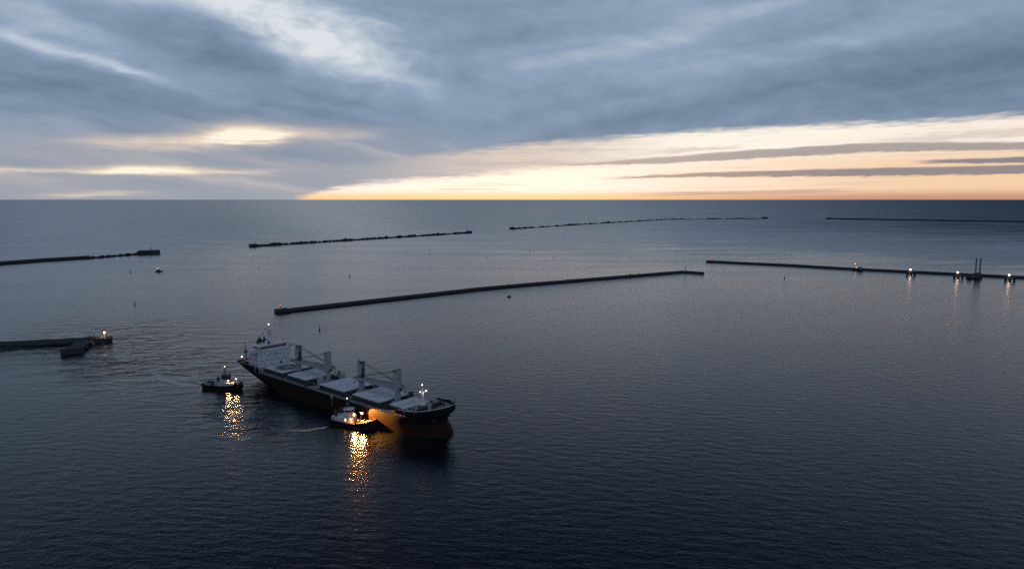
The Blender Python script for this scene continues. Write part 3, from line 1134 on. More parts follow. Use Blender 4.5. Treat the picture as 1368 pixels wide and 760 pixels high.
# funnel
mb = MB()
mb.box(-44.0, -38.6, -3.4, 3.4, 17.503, 22.2, taper=0.96)
fun = mb.build("funnel", M['white'], SHIP)
mb = MB()
mb.box(-44.1, -38.5, -3.5, 3.5, 22.203, 25.6, taper=0.96)
mb.box(-43.0, -41.6, -2.4, -1.0, 25.6, 27.2)
mb.tube((-40.6, 0.8, 25.6), (-40.9, 0.8, 27.8), 0.6, n=10)
mb.tube((-42.0, 1.6, 25.6), (-42.4, 1.6, 27.0), 0.4, n=10)
mb.tube((-40.0, -1.6, 25.6), (-40.2, -1.6, 26.6), 0.45, n=10)
mb.build("funnel_top", M['black'], fun)

HOUSE.location.x = -2.0
fun.location.x = -2.0
casing.location.x = -2.0

# stern gear
mb = MB()
for y in (-9.5, 9.5):
    mb.mark()
    mb.tube((-48.6, y, DP), (-48.6, y, 20.5), 0.45, 0.35, n=8)
    mb.beam((-48.6, y, 20.3), (-51.8, y * 0.9, 25.2), 0.35, 0.35)
    mb.tube((-51.6, y * 0.9, 25.0), (-51.6, y * 0.9, 21.0), 0.05, n=4)
    mb.box(-49.5, -47.7, y - 0.9, y + 0.9, 17.6, 19.2)
    mb.beam((-48.6, y, 18.0), (-44.4, y, 19.0), 0.2, 0.2)
mb.build_each("provision_crane", M['darkgear'], SHIP)
mb = MB()
rnd = random.Random(5)
for k in range(10):
    x, y = rnd.uniform(-54.5, -49.8), rnd.uniform(-9, 9)
    mb.mark()
    mb.tube((x, y - 0.8, DP + 0.7), (x, y + 0.8, DP + 0.7), 0.5, n=9)
    mb.box(x - 0.4, x + 0.4, y - 1.0, y - 0.8, DP, DP + 1.2)
    mb.box(x - 0.4, x + 0.4, y + 0.8, y + 1.0, DP, DP + 1.2)
mb.build_each("mooring_winch", M['darkgear'], SHIP)
mb = MB()
for x in (-42, -38, -34, -30):
    for s in (1, -1):
        mb.mark()
        mb.tube((x, s * 12.6, DP), (x, s * 12.6, DP + 0.9), 0.3, n=8)
        mb.tube((x + 0.9, s * 12.6, DP), (x + 0.9, s * 12.6, DP + 0.9), 0.3, n=8)
mb.build_each("mooring_bollard", M['darkgear'], SHIP)
mb = MB()
mb.tube((-54.0, -9.6, DP), (-54.0, -9.6, DP + 3.2), 0.12, n=6)
mb.build("stern_light_post", M['white'], SHIP)
mb = MB()
mb.ball((-54.0, -9.75, DP + 3.5), 0.42, 10, 6)
mb.build("stern_light", M['L_white'], SHIP)
# boarding davit frame, light grey, at the starboard break of the poop
mb = MB()
for x in (-27.5, -22.5):
    mb.tube((x, -13.0, DP - 1.5), (x, -13.0, DP + 2.2), 0.2, n=6)
    mb.beam((x, -13.0, DP + 2.2), (x, -15.0, DP + 2.0), 0.25, 0.25)
    mb.tube((x, -14.9, DP + 2.0), (x, -14.9, DP - 2.2), 0.1, n=5)
mb.beam((-27.5, -13.0, DP + 2.2), (-22.5, -13.0, DP + 2.2), 0.25, 0.25)
mb.build("ladder_davit", M['white'], SHIP)
# pilot ladder rig at midship
mb = MB()
mb.box(55.0, 56.8, -14.7, -14.25, D0 - 1.0, D0 + 1.4)
for k in range(9):
    mb.box(55.4, 56.4, -14.42, -14.25, D0 - 1.4 - k * 0.5, D0 - 1.3 - k * 0.5)
mb.build("pilot_ladder", M['crane'], SHIP)
mb = MB()
for x in (61.5, 20.0, -10.0, 90.0):
    mb.mark()
    for a in range(12):
        a0, a1 = a * math.pi / 6, (a + 1) * math.pi / 6
        mb.tube((x + 0.45 * math.cos(a0), -14.18, D0 + 0.95 + 0.45 * math.sin(a0)), (x + 0.45 * math.cos(a1), -14.18, D0 + 0.95 + 0.45 * math.sin(a1)), 0.13, n=6)
mb.build_each("lifebuoy", M['orange'], SHIP)

# forecastle: foremast, windlasses, bollards, vents
FMX = 116.4
mb = MB()
mb.tube((FMX, 0, DF), (FMX, 0, 19.6), 0.72, 0.55, n=10)
mb.tube((FMX, 0, 19.6), (FMX, 0, 25.0), 0.32, 0.16, n=8)
mb.box(FMX - 0.5, FMX + 0.5, -1.7, 1.7, 19.5, 19.7)
mb.box(FMX - 1.4, FMX + 1.4, -1.4, 1.4, DF, DF + 1.6)
for k in range(14):
    mb.box(FMX - 1.0, FMX - 0.9, -0.35, 0.35, DF + 1.8 + k * 0.42, DF + 1.88 + k * 0.42)
fm = mb.build("foremast", M['white'], SHIP, smooth=True)
for p, r in (((FMX + 0.25, -0.3, 23.6), 0.26), ((FMX + 1.4, 1.4, 20.3), 0.36), ((FMX - 0.1, -1.5, 20.0), 0.24)):
    mb = MB()
    mb.ball(p, r, 10, 6)
    mb.build("mast_light", M['L_mast'], fm)
glow("foremast_glow", fm, (FMX + 1.5, 0.2, 19.2), MAST_W, (1.0, 0.75, 0.5))
rnd = random.Random(11)
for y in (-5.0, 5.0):
    mb = MB()
    mb.tube((122.0, y - 2.4, DF + 1.2), (122.0, y + 2.4, DF + 1.2), 0.85, n=14)
    mb.tube((122.0, y - 2.5, DF + 1.2), (122.0, y - 2.2, DF + 1.2), 1.25, n=14)
    mb.tube((122.0, y + 2.2, DF + 1.2), (122.0, y + 2.5, DF + 1.2), 1.25, n=14)
    mb.tube((122.0, y - 0.3, DF + 1.2), (122.0, y + 0.3, DF + 1.2), 1.2, n=14)
    mb.box(119.8, 121.0, y - 1.2, y + 1.2, DF, DF + 1.6)
    mb.box(121.3, 122.7, y - 2.9, y - 2.6, DF, DF + 1.6)
    mb.box(121.3, 122.7, y + 2.6, y + 2.9, DF, DF + 1.6)
    mb.tube((123, y, DF + 0.6), (129.5, y * 0.55, DF + 0.1), 0.22, n=6)
    mb.build("windlass", M['darkgear'], SHIP)
mb = MB()
for k in range(34):
    x = rnd.uniform(113.8, 134.0)
    w = half(x, DF) - 1.0
    y = rnd.uniform(-w, w)
    if abs(y) < 2.0 and x < 119:
        continue
    h = rnd.uniform(0.5, 1.5)
    mb = MB()
    if k % 2:
        mb.tube((x, y, DF), (x, y, DF + h), 0.26, n=8)
        mb.lathe((x, y, DF + h), [(0.45, -0.1), (0.5, 0.12), (0.2, 0.35)], 10)
    else:
        mb.tube((x, y, DF), (x, y, DF + 0.9), 0.28, n=8)
        mb.tube((x + 0.9, y, DF), (x + 0.9, y, DF + 0.9), 0.28, n=8)
        mb.box(x - 0.5, x + 1.4, y - 0.35, y + 0.35, DF, DF + 0.15)
    mb.build("mushroom_vent" if k % 2 else "mooring_bollard", M['darkgear'], SHIP)
# fairlead plates and rail posts on the rim of the bow
mb = MB()
for x in (118.0, 124.5, 125.6, 126.7):
    for s in (1, -1):
        z = sheer(x) - 0.8
        h = half(x, z)
        mb.mark()
        mb.box(x - 0.28, x + 0.28, *sorted((s * (h - 0.1), s * (h + 0.14))), z - 0.25, z + 0.25)
mb.build_each("fairlead", M['white'], SHIP)
mb = MB()
for k in range(26):
    x = 113.5 + k * 0.89
    for s in (1, -1):
        h = half(x, sheer(x)) - 0.12
        if h > 0.3:
            mb.tube((x, s * h, sheer(x)), (x, s * h, sheer(x) + 0.9), 0.05, n=4)
mb.build("bow_rail", M['wire'], SHIP)
# anchors
for s in (-1, 1):
    mb = MB()
    x, z = 130.5, 9.6
    y = half(x, z) + 0.25
    mb.beam((x, s * y, z + 1.6), (x, s * y, z - 1.2), 0.4, 0.4)
    mb.beam((x - 1.4, s * (y + 0.1), z - 0.6), (x, s * y, z - 1.4), 0.45, 0.5)
    mb.beam((x + 1.4, s * (y + 0.1), z - 0.6), (x, s * y, z - 1.4), 0.45, 0.5)
    mb.tube((x, s * (y - 0.35), z + 1.6), (x, s * (y + 0.05), z + 1.6), 0.7, n=10)
    mb.build("anchor", M['darkgear'], SHIP)
# name on the bow: pale letters, only partly legible in the photograph
for s in (-1,):
    text_mesh("bow_name", "PLAM KRISTEN", 1.6, M['white'], HULL,
              lambda u, v: Vector((114.5 + u * 0.85, -(half(114.5 + u * 0.85, 10.3 + v) + 0.04), 10.3 + v)))

# lifeboat, grabs and a deckhand: things that only rest on the ship
SR = SHIP.rotation_euler.z


def ship_pt(x, y, z):
    c, s = math.cos(SR), math.sin(SR)
    return (SHIP.location.x + x * c - y * s, SHIP.location.y + x * s + y * c, z)


lb = thing("lifeboat", "orange enclosed lifeboat in its cradle at the stern beside the bridge house", "lifeboat", ship_pt(-46.8, -10.0, DP), SR)
mb = MB()
rows = []
for i in range(13):
    t = i / 12
    w = 1.3 * max(0.05, math.sin(math.pi * min(1, max(0, 0.04 + t * 0.92)))) ** 0.5
    rows.append([(-3.2 + 6.4 * t, w * math.cos(a) * (1.0 if abs(a) < 9 else 1), 2.2 + 1.25 * math.sin(a) * (w / 1.3)) for a in [k * math.pi / 6 for k in range(12)]])
mb.grid(rows, close=True)
mb.build("boat_body", M['orange'], lb, smooth=True)
mb = MB()
mb.box(0.6, 1.9, -0.9, 0.9, 3.1, 3.9)
mb.build("canopy_window", M['glass'], lb)
mb = MB()
for x in (-2, 2):
    mb.box(x - 0.2, x + 0.2, -1.3, 1.3, 0.0, 1.0)
    mb.beam((x, -1.4, 0), (x, -1.6, 4.4), 0.25, 0.25)
    mb.beam((x, -1.6, 4.4), (x, 0.6, 4.8), 0.25, 0.25)
mb.build("cradle", M['darkgear'], lb)

GR = [(0.4, 9.2, "black grab on deck between the two hatches nearest the bridge"),
      (28.6, 10.2, "black grab on the far side beside the grey vent house"),
      (65.2, 9.6, "black grab parked on the far side by the third crane from the bridge"),
      (96.6, 9.2, "black grab parked on the far side by the crane nearest the bow")]


def make_grab():
    o = thing("cargo_grab", GR[0][2], "cargo grab", ship_pt(GR[0][0], GR[0][1], D0), SR, "clamshell grabs on the ship's cross decks")
    for s in (-1, 1):
        m_ = MB()
        pr_ = [(0.05, 0.0), (s * 2.0, 0.25), (s * 2.3, 1.4), (s * 1.7, 2.1), (0.1 * s, 2.2)]
        vs_ = [(x, -1.7, z) for x, z in pr_] + [(x, 1.7, z) for x, z in pr_]
        m_.add(vs_, [(0, 1, 2, 3, 4), (9, 8, 7, 6, 5)] + [(i, 5 + i, 5 + (i + 1) % 5, (i + 1) % 5) for i in range(5)])
        m_.build("bucket_jaw", M['darkgear'], o)
    m_ = MB()
    for y in (-1.2, 1.2):
        m_.beam((-1.6, y, 2.1), (-0.4, y * 0.6, 4.6), 0.28, 0.28)
        m_.beam((1.6, y, 2.1), (0.4, y * 0.6, 4.6), 0.28, 0.28)
    m_.box(-0.8, 0.8, -1.1, 1.1, 4.4, 5.3)
    m_.tube((0, -0.9, 3.4), (0, 0.9, 3.4), 0.7, n=10)
    m_.build("grab_frame", M['darkgear'], o)
    return o


grab0 = make_grab()
for x, y, lab in GR[1:]:
    g = copy_tree(grab0)
    g.location = ship_pt(x, y, D0)
    g["label"] = lab


def make_person(name, label, loc, rz):
    """a standing figure grown as one skin, with a jacket"""
    me = bpy.data.meshes.new(name)
    J = [((0, 0, 0.95), 0.15), ((0, 0.02, 1.2), 0.16), ((0, 0.02, 1.42), 0.17), ((0, 0.03, 1.54), 0.07), ((0, 0.04, 1.68), 0.105),
         ((0.1, 0, 0.88), 0.11), ((0.13, -0.02, 0.48), 0.075), ((0.14, 0.0, 0.08), 0.055), ((0.15, 0.16, 0.04), 0.045),
         ((-0.1, 0, 0.88), 0.11), ((-0.14, 0.05, 0.48), 0.075), ((-0.15, 0.04, 0.08), 0.055), ((-0.16, 0.2, 0.04), 0.045),
         ((0.22, 0.02, 1.42), 0.07), ((0.29, 0.0, 1.14), 0.055), ((0.27, 0.16, 0.92), 0.04), ((0.26, 0.24, 0.86), 0.035),
         ((-0.22, 0.02, 1.42), 0.07), ((-0.3, 0.0, 1.14), 0.055), ((-0.27, 0.14, 0.92), 0.04), ((-0.26, 0.22, 0.86), 0.035)]
    E_ = [(0, 1), (1, 2), (2, 3), (3, 4), (0, 5), (5, 6), (6, 7), (7, 8), (0, 9), (9, 10), (10, 11), (11, 12), (2, 13), (13, 14), (14, 15), (15, 16), (2, 17), (17, 18), (18, 19), (19, 20)]
    me.from_pydata([j[0] for j in J], E_, [])
    o = bpy.data.objects.new(name, me)
    COL.objects.link(o)
    o.modifiers.new("skin", 'SKIN')
    o.modifiers.new("sub", 'SUBSURF').render_levels = 1
    for i, v in enumerate(me.skin_vertices[0].data):
        v.radius = (J[i][1], J[i][1])
        v.use_root = (i == 0)
    dg = bpy.context.evaluated_depsgraph_get()
    nm = bpy.data.meshes.new_from_object(o.evaluated_get(dg))
    o.modifiers.clear()
    o.data = nm
    nm.materials.clear()
    nm.materials.append(M['cloth'])
    for p in nm.polygons:
        p.use_smooth = True
    o.location = loc
    o.rotation_euler = (0, 0, rz)
    tag(o, label, "person")
    return o


make_person("person", "small dark figure standing on a pale hatch cover between the two middle cranes", ship_pt(56.0, -3.6, D0 + 2.5 + 0.63), SR)
# ------------------------------------------------------------------ tugs
def tug_hull_pts(L, B, z, zt):
    """outline of the tug at height z"""
    k = 0.90 + 0.10 * min(1.0, max(0.0, z / zt))
    out = []
    for i in range(25):
        t = i / 24
        x = -L / 2 + L * t
        if t < 0.14:
            w = (1 - (1 - t / 0.14) ** 2.4) ** 0.5 * 0.82 + 0.12
        elif t < 0.62:
            w = 0.94 + 0.06 * math.sin((t - 0.14) / 0.48 * math.pi / 2)
        else:
            q = (t - 0.62) / 0.38
            w = max(0.0, 1 - q ** 2.5) ** 0.62
        out.append((x * (0.97 + 0.03 * k), B / 2 * w * k))
    return out


def tug_sheer(x, L):
    t = x / L + 0.5
    return 2.5 + 0.35 * (1 - t) ** 3 + 2.1 * max(0.0, t - 0.45) ** 1.8 / 0.34


def make_tug(name, label, loc, rz, house, house_mat, wh_mat, red=False, bridge_at=0.5):
    L, B = 28.0, 10.2
    o = thing(name, label, "tugboat", loc, rz, None)
    mb = MB()
    for s in (1, -1):
        rows = []
        for z in (-1.5, 0.0, 1.0, 2.0, 'top'):
            r = []
            for x, w in tug_hull_pts(L, B, 4.0 if z == 'top' else z, 4.0):
                zz = tug_sheer(x, L) if z == 'top' else z
                r.append((x, s * w, zz))
            rows.append(r if s > 0 else r[::-1])
        inner = []
        for x, w in tug_hull_pts(L, B, 4.0, 4.0):
            inner.append((x * 0.985, s * max(0, w - 0.2), tug_sheer(x, L)))
        low = [(x, y, z - 0.95) for x, y, z in inner]
        mb.grid(rows)
        mb.grid([rows[-1] if s > 0 else rows[-1][::-1], inner])
        mb.grid([inner, low])
    mb.build("hull", M['tughull'], o, smooth=True)
    dk = MB()
    a = [(x * 0.985, max(0.02, w - 0.2), tug_sheer(x, L) - 0.95) for x, w in tug_hull_pts(L, B, 4.0, 4.0)]
    dk.grid([a, [(x, -y, z) for x, y, z in a]])
    dk.build("deck", M['tugred'] if red else M['deck'], o)
    # fenders: a heavy roll round the rail and tyres along the side
    fb = MB()
    for s in (1, -1):
        pts = [(x * 1.012, s * (w + 0.12), tug_sheer(x, L) - 0.35) for x, w in tug_hull_pts(L, B, 4.0, 4.0)]
        fb.path(pts, 0.38, 7)
        for k in range(3, 22, 2):
            x, y, z = pts[k]
            for q in range(10):
                a0, a1 = q * math.pi / 5, (q + 1) * math.pi / 5
                fb.tube((x + 0.55 * math.cos(a0), y + s * 0.2, z - 0.7 + 0.55 * math.sin(a0)), (x + 0.55 * math.cos(a1), y + s * 0.2, z - 0.7 + 0.55 * math.sin(a1)), 0.2, n=5)
    pts = [(x * 1.03, w, 1.6) for x, w in tug_hull_pts(L, B, 1.6, 4.0)][19:]
    fb.path([(x, y, z) for x, y, z in pts] + [(x, -y, z) for x, y, z in pts[::-1]], 0.5, 7)
    fb.build("fender", M['rubber'], o)

    h0, h1 = house
    zd = 1.75
    # deck house with rounded front
    def hull_round(x0, x1, w, r, z0, z1):
        p = [(x0, -w), (x1 - r, -w)]
        p += [(x1 - r + r * math.sin(k * math.pi / 12), -w + (r - r * math.cos(k * math.pi / 12)) * (1 if r < w else w / r)) for k in range(1, 7)]
        p += [(x, -y) for x, y in p[::-1]]
        return MB().prism(p, z0, z1)
    dh = hull_round(h0, h1, 3.5, 1.8, zd, zd + 2.7).build("deck_house", house_mat, o)
    wx = h0 + (h1 - h0) * bridge_at
    m_ = MB()
    for k in range(5):
        x = h0 + 1.6 + k * (h1 - h0 - 4.5) / 4
        for s in (1, -1):
            m_.tube((x, s * 3.45, zd + 1.7), (x, s * 3.56, zd + 1.7), 0.3, n=10)
    m_.build("porthole", M['glass'], dh)
    m_ = MB()
    m_.box(h0 + 0.7, h0 + 1.4, -3.57, -3.503, zd + 0.2, zd + 2.1)
    m_.build("door", M['darkgear'], dh)
    up = hull_round(wx - 2.6, wx + 3.4, 2.7, 1.6, zd + 2.703, zd + 4.3).build("upper_house", house_mat, o)
    # wheelhouse, eight-sided, windows leaning out
    wz0, wz1 = zd + 4.303, zd + 7.0
    def octo(r, c=0.55):
        return [(wx + 0.6 + r * x, r * y) for x, y in ((-1, -c), (-c, -1), (c, -1), (1, -c), (1, c), (c, 1), (-c, 1), (-1, c))]
    m_ = MB()
    m_.prism(octo(2.25), wz0, wz0 + 1.05)
    wh = m_.build("wheelhouse", wh_mat, o)
    m_ = MB()
    low, top = octo(2.2), octo(2.4)
    m_.grid([[(x, y, wz0 + 1.053) for x, y in low], [(x, y, wz1 - 0.303) for x, y in top]], close=True)
    m_.build("window_band", M['glass'], wh)
    m_ = MB()
    for k in range(8):
        m_.beam((low[k][0], low[k][1], wz0 + 1.05), (top[k][0] * 1.0, top[k][1] * 1.01, wz1 - 0.3), 0.16, 0.16)
    m_.build("window_frame", wh_mat, wh)
    m_ = MB()
    m_.prism(octo(2.65), wz1 - 0.3, wz1)
    m_.build("roof", wh_mat, wh)
    m_ = MB()
    for k in range(8):
        a0, a1 = octo(2.5)[k], octo(2.5)[(k + 1) % 8]
        m_.tube((*a0, wz1), (*a0, wz1 + 0.9), 0.05, n=4)
        m_.tube((*a0, wz1 + 0.9), (*a1, wz1 + 0.9), 0.05, n=4)
    m_.build("roof_rail", M['wire'], wh)
    # mast with radar
    m_ = MB()
    mx = wx - 0.4
    m_.tube((mx - 0.5, -0.6, wz1), (mx, 0, wz1 + 4.2), 0.11, n=6)
    m_.tube((mx - 0.5, 0.6, wz1), (mx, 0, wz1 + 4.2), 0.11, n=6)
    m_.tube((mx + 0.5, 0, wz1), (mx, 0, wz1 + 5.2), 0.12, n=6)
    m_.box(mx - 0.5, mx + 0.9, -0.5, 0.5, wz1 + 2.2, wz1 + 2.3)
    m_.box(mx - 0.1, mx + 0.1, -1.5, 1.5, wz1 + 3.7, wz1 + 3.82)
    mast = m_.build("mast", M['darkgear'], o)
    m_ = MB()
    m_.box(mx + 0.35, mx + 0.55, -1.1, 1.1, wz1 + 2.55, wz1 + 2.8, rz=0.4)
    m_.tube((mx + 0.45, 0, wz1 + 2.3), (mx + 0.45, 0, wz1 + 2.6), 0.16, n=8)
    m_.build("radar_scanner", M['tugwhite'], mast)
    m_ = MB()
    m_.ball((mx + 0.1, 0, wz1 + 5.4), 0.26, 10, 6)
    m_.build("mast_light", M['L_mast'], mast)
    # exhausts aft of the wheelhouse
    for s in (1, -1):
        m_ = MB()
        m_.box(h0 + 1.2, h0 + 2.9, *sorted((s * 1.5, s * 2.9)), zd + 2.703, zd + 5.6, taper=0.85)
        m_.tube((h0 + 2.0, s * 2.2, zd + 5.6), (h0 + 1.8, s * 2.2, zd + 6.6), 0.3, n=9)
        m_.build("exhaust_funnel", M['darkgear'], o)
    # forward and after winches, bitts
    for x, w_ in ((h1 + 2.6, 1.6), (h0 - 3.0, 1.3)):
        if -L / 2 + 2 < x < L / 2 - 3:
            z0 = tug_sheer(x, L) - 0.95
            m_ = MB()
            m_.tube((x, -w_, z0 + 1.0), (x, w_, z0 + 1.0), 0.65, n=14)
            for y in (-w_, 0.2, w_):
                m_.tube((x, y - 0.1, z0 + 1.0), (x, y + 0.1, z0 + 1.0), 1.0, n=14)
            m_.box(x - 0.8, x + 0.8, -w_ - 0.5, -w_ - 0.1, z0, z0 + 1.4)
            m_.box(x - 0.8, x + 0.8, w_ + 0.1, w_ + 0.5, z0, z0 + 1.4)
            m_.build("winch", M['darkgear'], o)
    m_ = MB()
    for x in (h1 + 5.2, -L / 2 + 2.0):
        x = min(x, L / 2 - 2.4)
        z0 = tug_sheer(x, L) - 0.95
        for y in (-0.9, 0.9):
            m_.tube((x, y, z0), (x, y, z0 + 1.3), 0.24, n=8)
        m_.tube((x, -1.5, z0 + 0.95), (x, 1.5, z0 + 0.95), 0.18, n=8)
    m_.build("towing_bitt", M['tuggrey'], o)
    return o, wx, wz1, zd


def flood(o, p, r, mat, post_from=None, power=1000.0, color=(1, 0.36, 0.07), aim=(0.12, -0.88, -0.42)):
    """a floodlight: lens, hood behind it and, where it stands free, its post"""
    mb = MB()
    mb.ball(p, r, 12, 8)
    l = mb.build("floodlight", mat, o)
    mb = MB()
    if post_from is not None:
        mb.tube((p[0] - r * 1.2, p[1], post_from), (p[0] - r * 1.2, p[1], p[2] + r), 0.1, n=6)
    mb.box(p[0] - r * 1.6, p[0] - r * 1.15, p[1] - r * 1.1, p[1] + r * 1.1, p[2] - r, p[2] + r)
    mb.build("lamp_hood", M['darkgear'], l)
    glow("floodlight_glow", o, (p[0] + r * 1.2, p[1] - r * 1.6, p[2] - r * 0.6), power, color, 0.35, aim, 142, 0.6)
    return l


def spot(name, parent, loc, target, energy, size, blend, color, radius=0.25):
    d = bpy.data.lights.new(name, 'SPOT')
    d.energy = energy
    d.spot_size = R(size)
    d.spot_blend = blend
    d.color = color
    d.shadow_soft_size = radius
    l = bpy.data.objects.new(name, d)
    l.parent = parent
    l.location = loc
    l.rotation_euler = (Vector(target) - Vector(loc)).to_track_quat('-Z', 'Y').to_euler()
    COL.objects.link(l)
    return l


def to_local(o, p):
    c, s = math.cos(-o.rotation_euler.z), math.sin(-o.rotation_euler.z)
    x, y = p[0] - o.location.x, p[1] - o.location.y
    return (x * c - y * s, x * s + y * c, p[2] - o.location.z)


T2, wx2, wz2, zd2 = make_tug("tugboat", "white and black tugboat pushing its bow against the ship, two orange floodlights blazing",
                             (-85.2, 354.1, 0), R(-24), (-11.5, 1.0), M['tugwhite'], M['tugwhite'], True, 0.66)
flood(T2, (2.0, -1.6, 6.3), 0.5, M['L_tug'], 3.0, TUG_W)
flood(T2, (5.0, 1.2, 6.6), 0.5, M['L_tug'], 3.0, TUG_W)
tgt = to_local(T2, ship_pt(104.0, -14.2, -0.6))
spot("searchlight_beam", T2, (0.7, 1.6, 9.35), tgt, SEARCH_W, 58, 0.15, (1.0, 0.37, 0.055), 0.2)
mb = MB()
mb.tube((-2.2, -3.62, zd2 + 1.2), (-2.2, -3.62, zd2 + 2.2), 0.16, n=8)
mb.build("wall_lamp", M['L_search'], T2)
mb = MB()
mb.tube((0.2, 1.6, 9.35), (0.62, 1.68, 9.25), 0.26, 0.34, n=12)
mb.tube((0.3, 1.6, 8.6), (0.3, 1.6, 9.2), 0.09, n=6)
mb.beam((-0.4, 1.5, 8.7), (0.5, 1.6, 8.7), 0.15, 0.12)
mb.build("searchlight", M['darkgear'], T2)

T1, wx1, wz1_, zd1 = make_tug("tugboat", "dark tugboat with grey deckhouse following off the ship's stern, foredeck lit", (-185.2, 426.0, 0), R(-13), (-3.5, 8.0), M['tuggrey'], M['darkgear'])
flood(T1, (5.6, -2.2, 5.6), 0.42, M['L_tug_white'], 4.4, TUG1_W, (1.0, 0.54, 0.24), (0.3, -0.85, -0.4))
flood(T1, (8.6, 1.5, 6.0), 0.42, M['L_tug_white'], 4.4, TUG1_W, (1.0, 0.54, 0.24), (0.3, -0.85, -0.4))
mb = MB()
mb.box(4.4, 10.6, -3.75, -3.52, 4.05, 4.6)
mb.build("lit_rail_board", M['tugwhite'], T1)

# small launch far out on the left, running to the right
p_ = thing("pilot_launch", "small dark launch with one light heading right, trailing a thin wake", "motorboat", (-588.5, 1131.0, 0), R(12))
mb = MB()
rows = []
for z, k in ((-0.4, 0.8), (0.4, 0.9), (1.5, 1.0)):
    rows.append([(-5 + 11 * i / 10, 1.7 * k * (1 - (max(0, i - 5) / 5) ** 2) ** 0.6 if i < 10 else 0.0, z + (0.5 * max(0, i - 5) / 5 if z > 1 else 0)) for i in range(11)])
mb.grid(rows)
mb.grid([[(x, -y, z) for x, y, z in r][::-1] for r in rows])
mb.grid([rows[2], [(x, -y, z) for x, y, z in rows[2]]])
mb.grid([[rows[k][0] for k in range(3)], [(rows[k][0][0], -rows[k][0][1], rows[k][0][2]) for k in range(3)]])
mb.build("hull", M['tughull'], p_)
mb = MB()
mb.box(-2.6, 1.4, -1.25, 1.25, 1.4, 3.7, taper=0.85)
mb.box(-1.2, 0.6, -0.9, 0.9, 3.7, 4.9, taper=0.8)
cb = mb.build("cabin", M['darkgear'], p_)
mb = MB()
mb.box(1.2, 1.3, -1.0, 1.0, 2.5, 3.3)
mb.build("windscreen", M['glass'], cb)
mb = MB()
mb.tube((-0.5, 0, 4.9), (-0.5, 0, 7.4), 0.1, n=6)
mb.tube((-0.9, -0.8, 6.2), (-0.9, 0.8, 6.2), 0.15, n=6)
mb.build("mast", M['darkgear'], p_)
mb = MB()
mb.ball((-1.0, -0.4, 5.6), 0.42, 10, 6)
mb.build("deck_light", M['L_white2'], p_)
# ------------------------------------------------------------------ breakwaters, beacons, dolphins, buoys
def resample(pts, step):
    out = []
    for (ax, ay), (bx, by) in zip(pts[:-1], pts[1:]):
        n = max(1, int(math.hypot(bx - ax, by - ay) / step))
        out += [(ax + (bx - ax) * k / n, ay + (by - ay) * k / n) for k in range(n)]
    return out + [pts[-1]]


def normals(pts):
    out = []
    for i in range(len(pts)):
        a, b = pts[max(0, i - 1)], pts[min(len(pts) - 1, i + 1)]
        dx, dy = b[0] - a[0], b[1] - a[1]
        l = math.hypot(dx, dy)
        out.append((-dy / l, dx / l))
    return out


def extrude(mb, pts, prof, jit=0.0, rnd=None, hf=None):
    """carry a closed profile of (offset, z) along a line"""
    nn = normals(pts)
    rows = []
    for i, ((x, y), (nx, ny)) in enumerate(zip(pts, nn)):
        h = hf(i / max(1, len(pts) - 1)) if hf else 1.0
        r = []
        for o, z in prof:
            oo, zz = o, z
            if jit:
                oo += rnd.uniform(-jit, jit)
                if z > 0:
                    zz = z * h + rnd.uniform(-jit, jit) * 0.6
            elif z > 0:
                zz = z * h
            r.append((x + nx * oo, y + ny * oo, zz))
        rows.append(r)
    n = len(prof)
    mb.grid(rows, close=True)
    base = len(mb.v) - n * len(rows)
    mb.f.append(tuple(range(base, base + n)))
    mb.f.append(tuple(range(base + n * (len(rows) - 1), base + n * len(rows)))[::-1])
    return mb


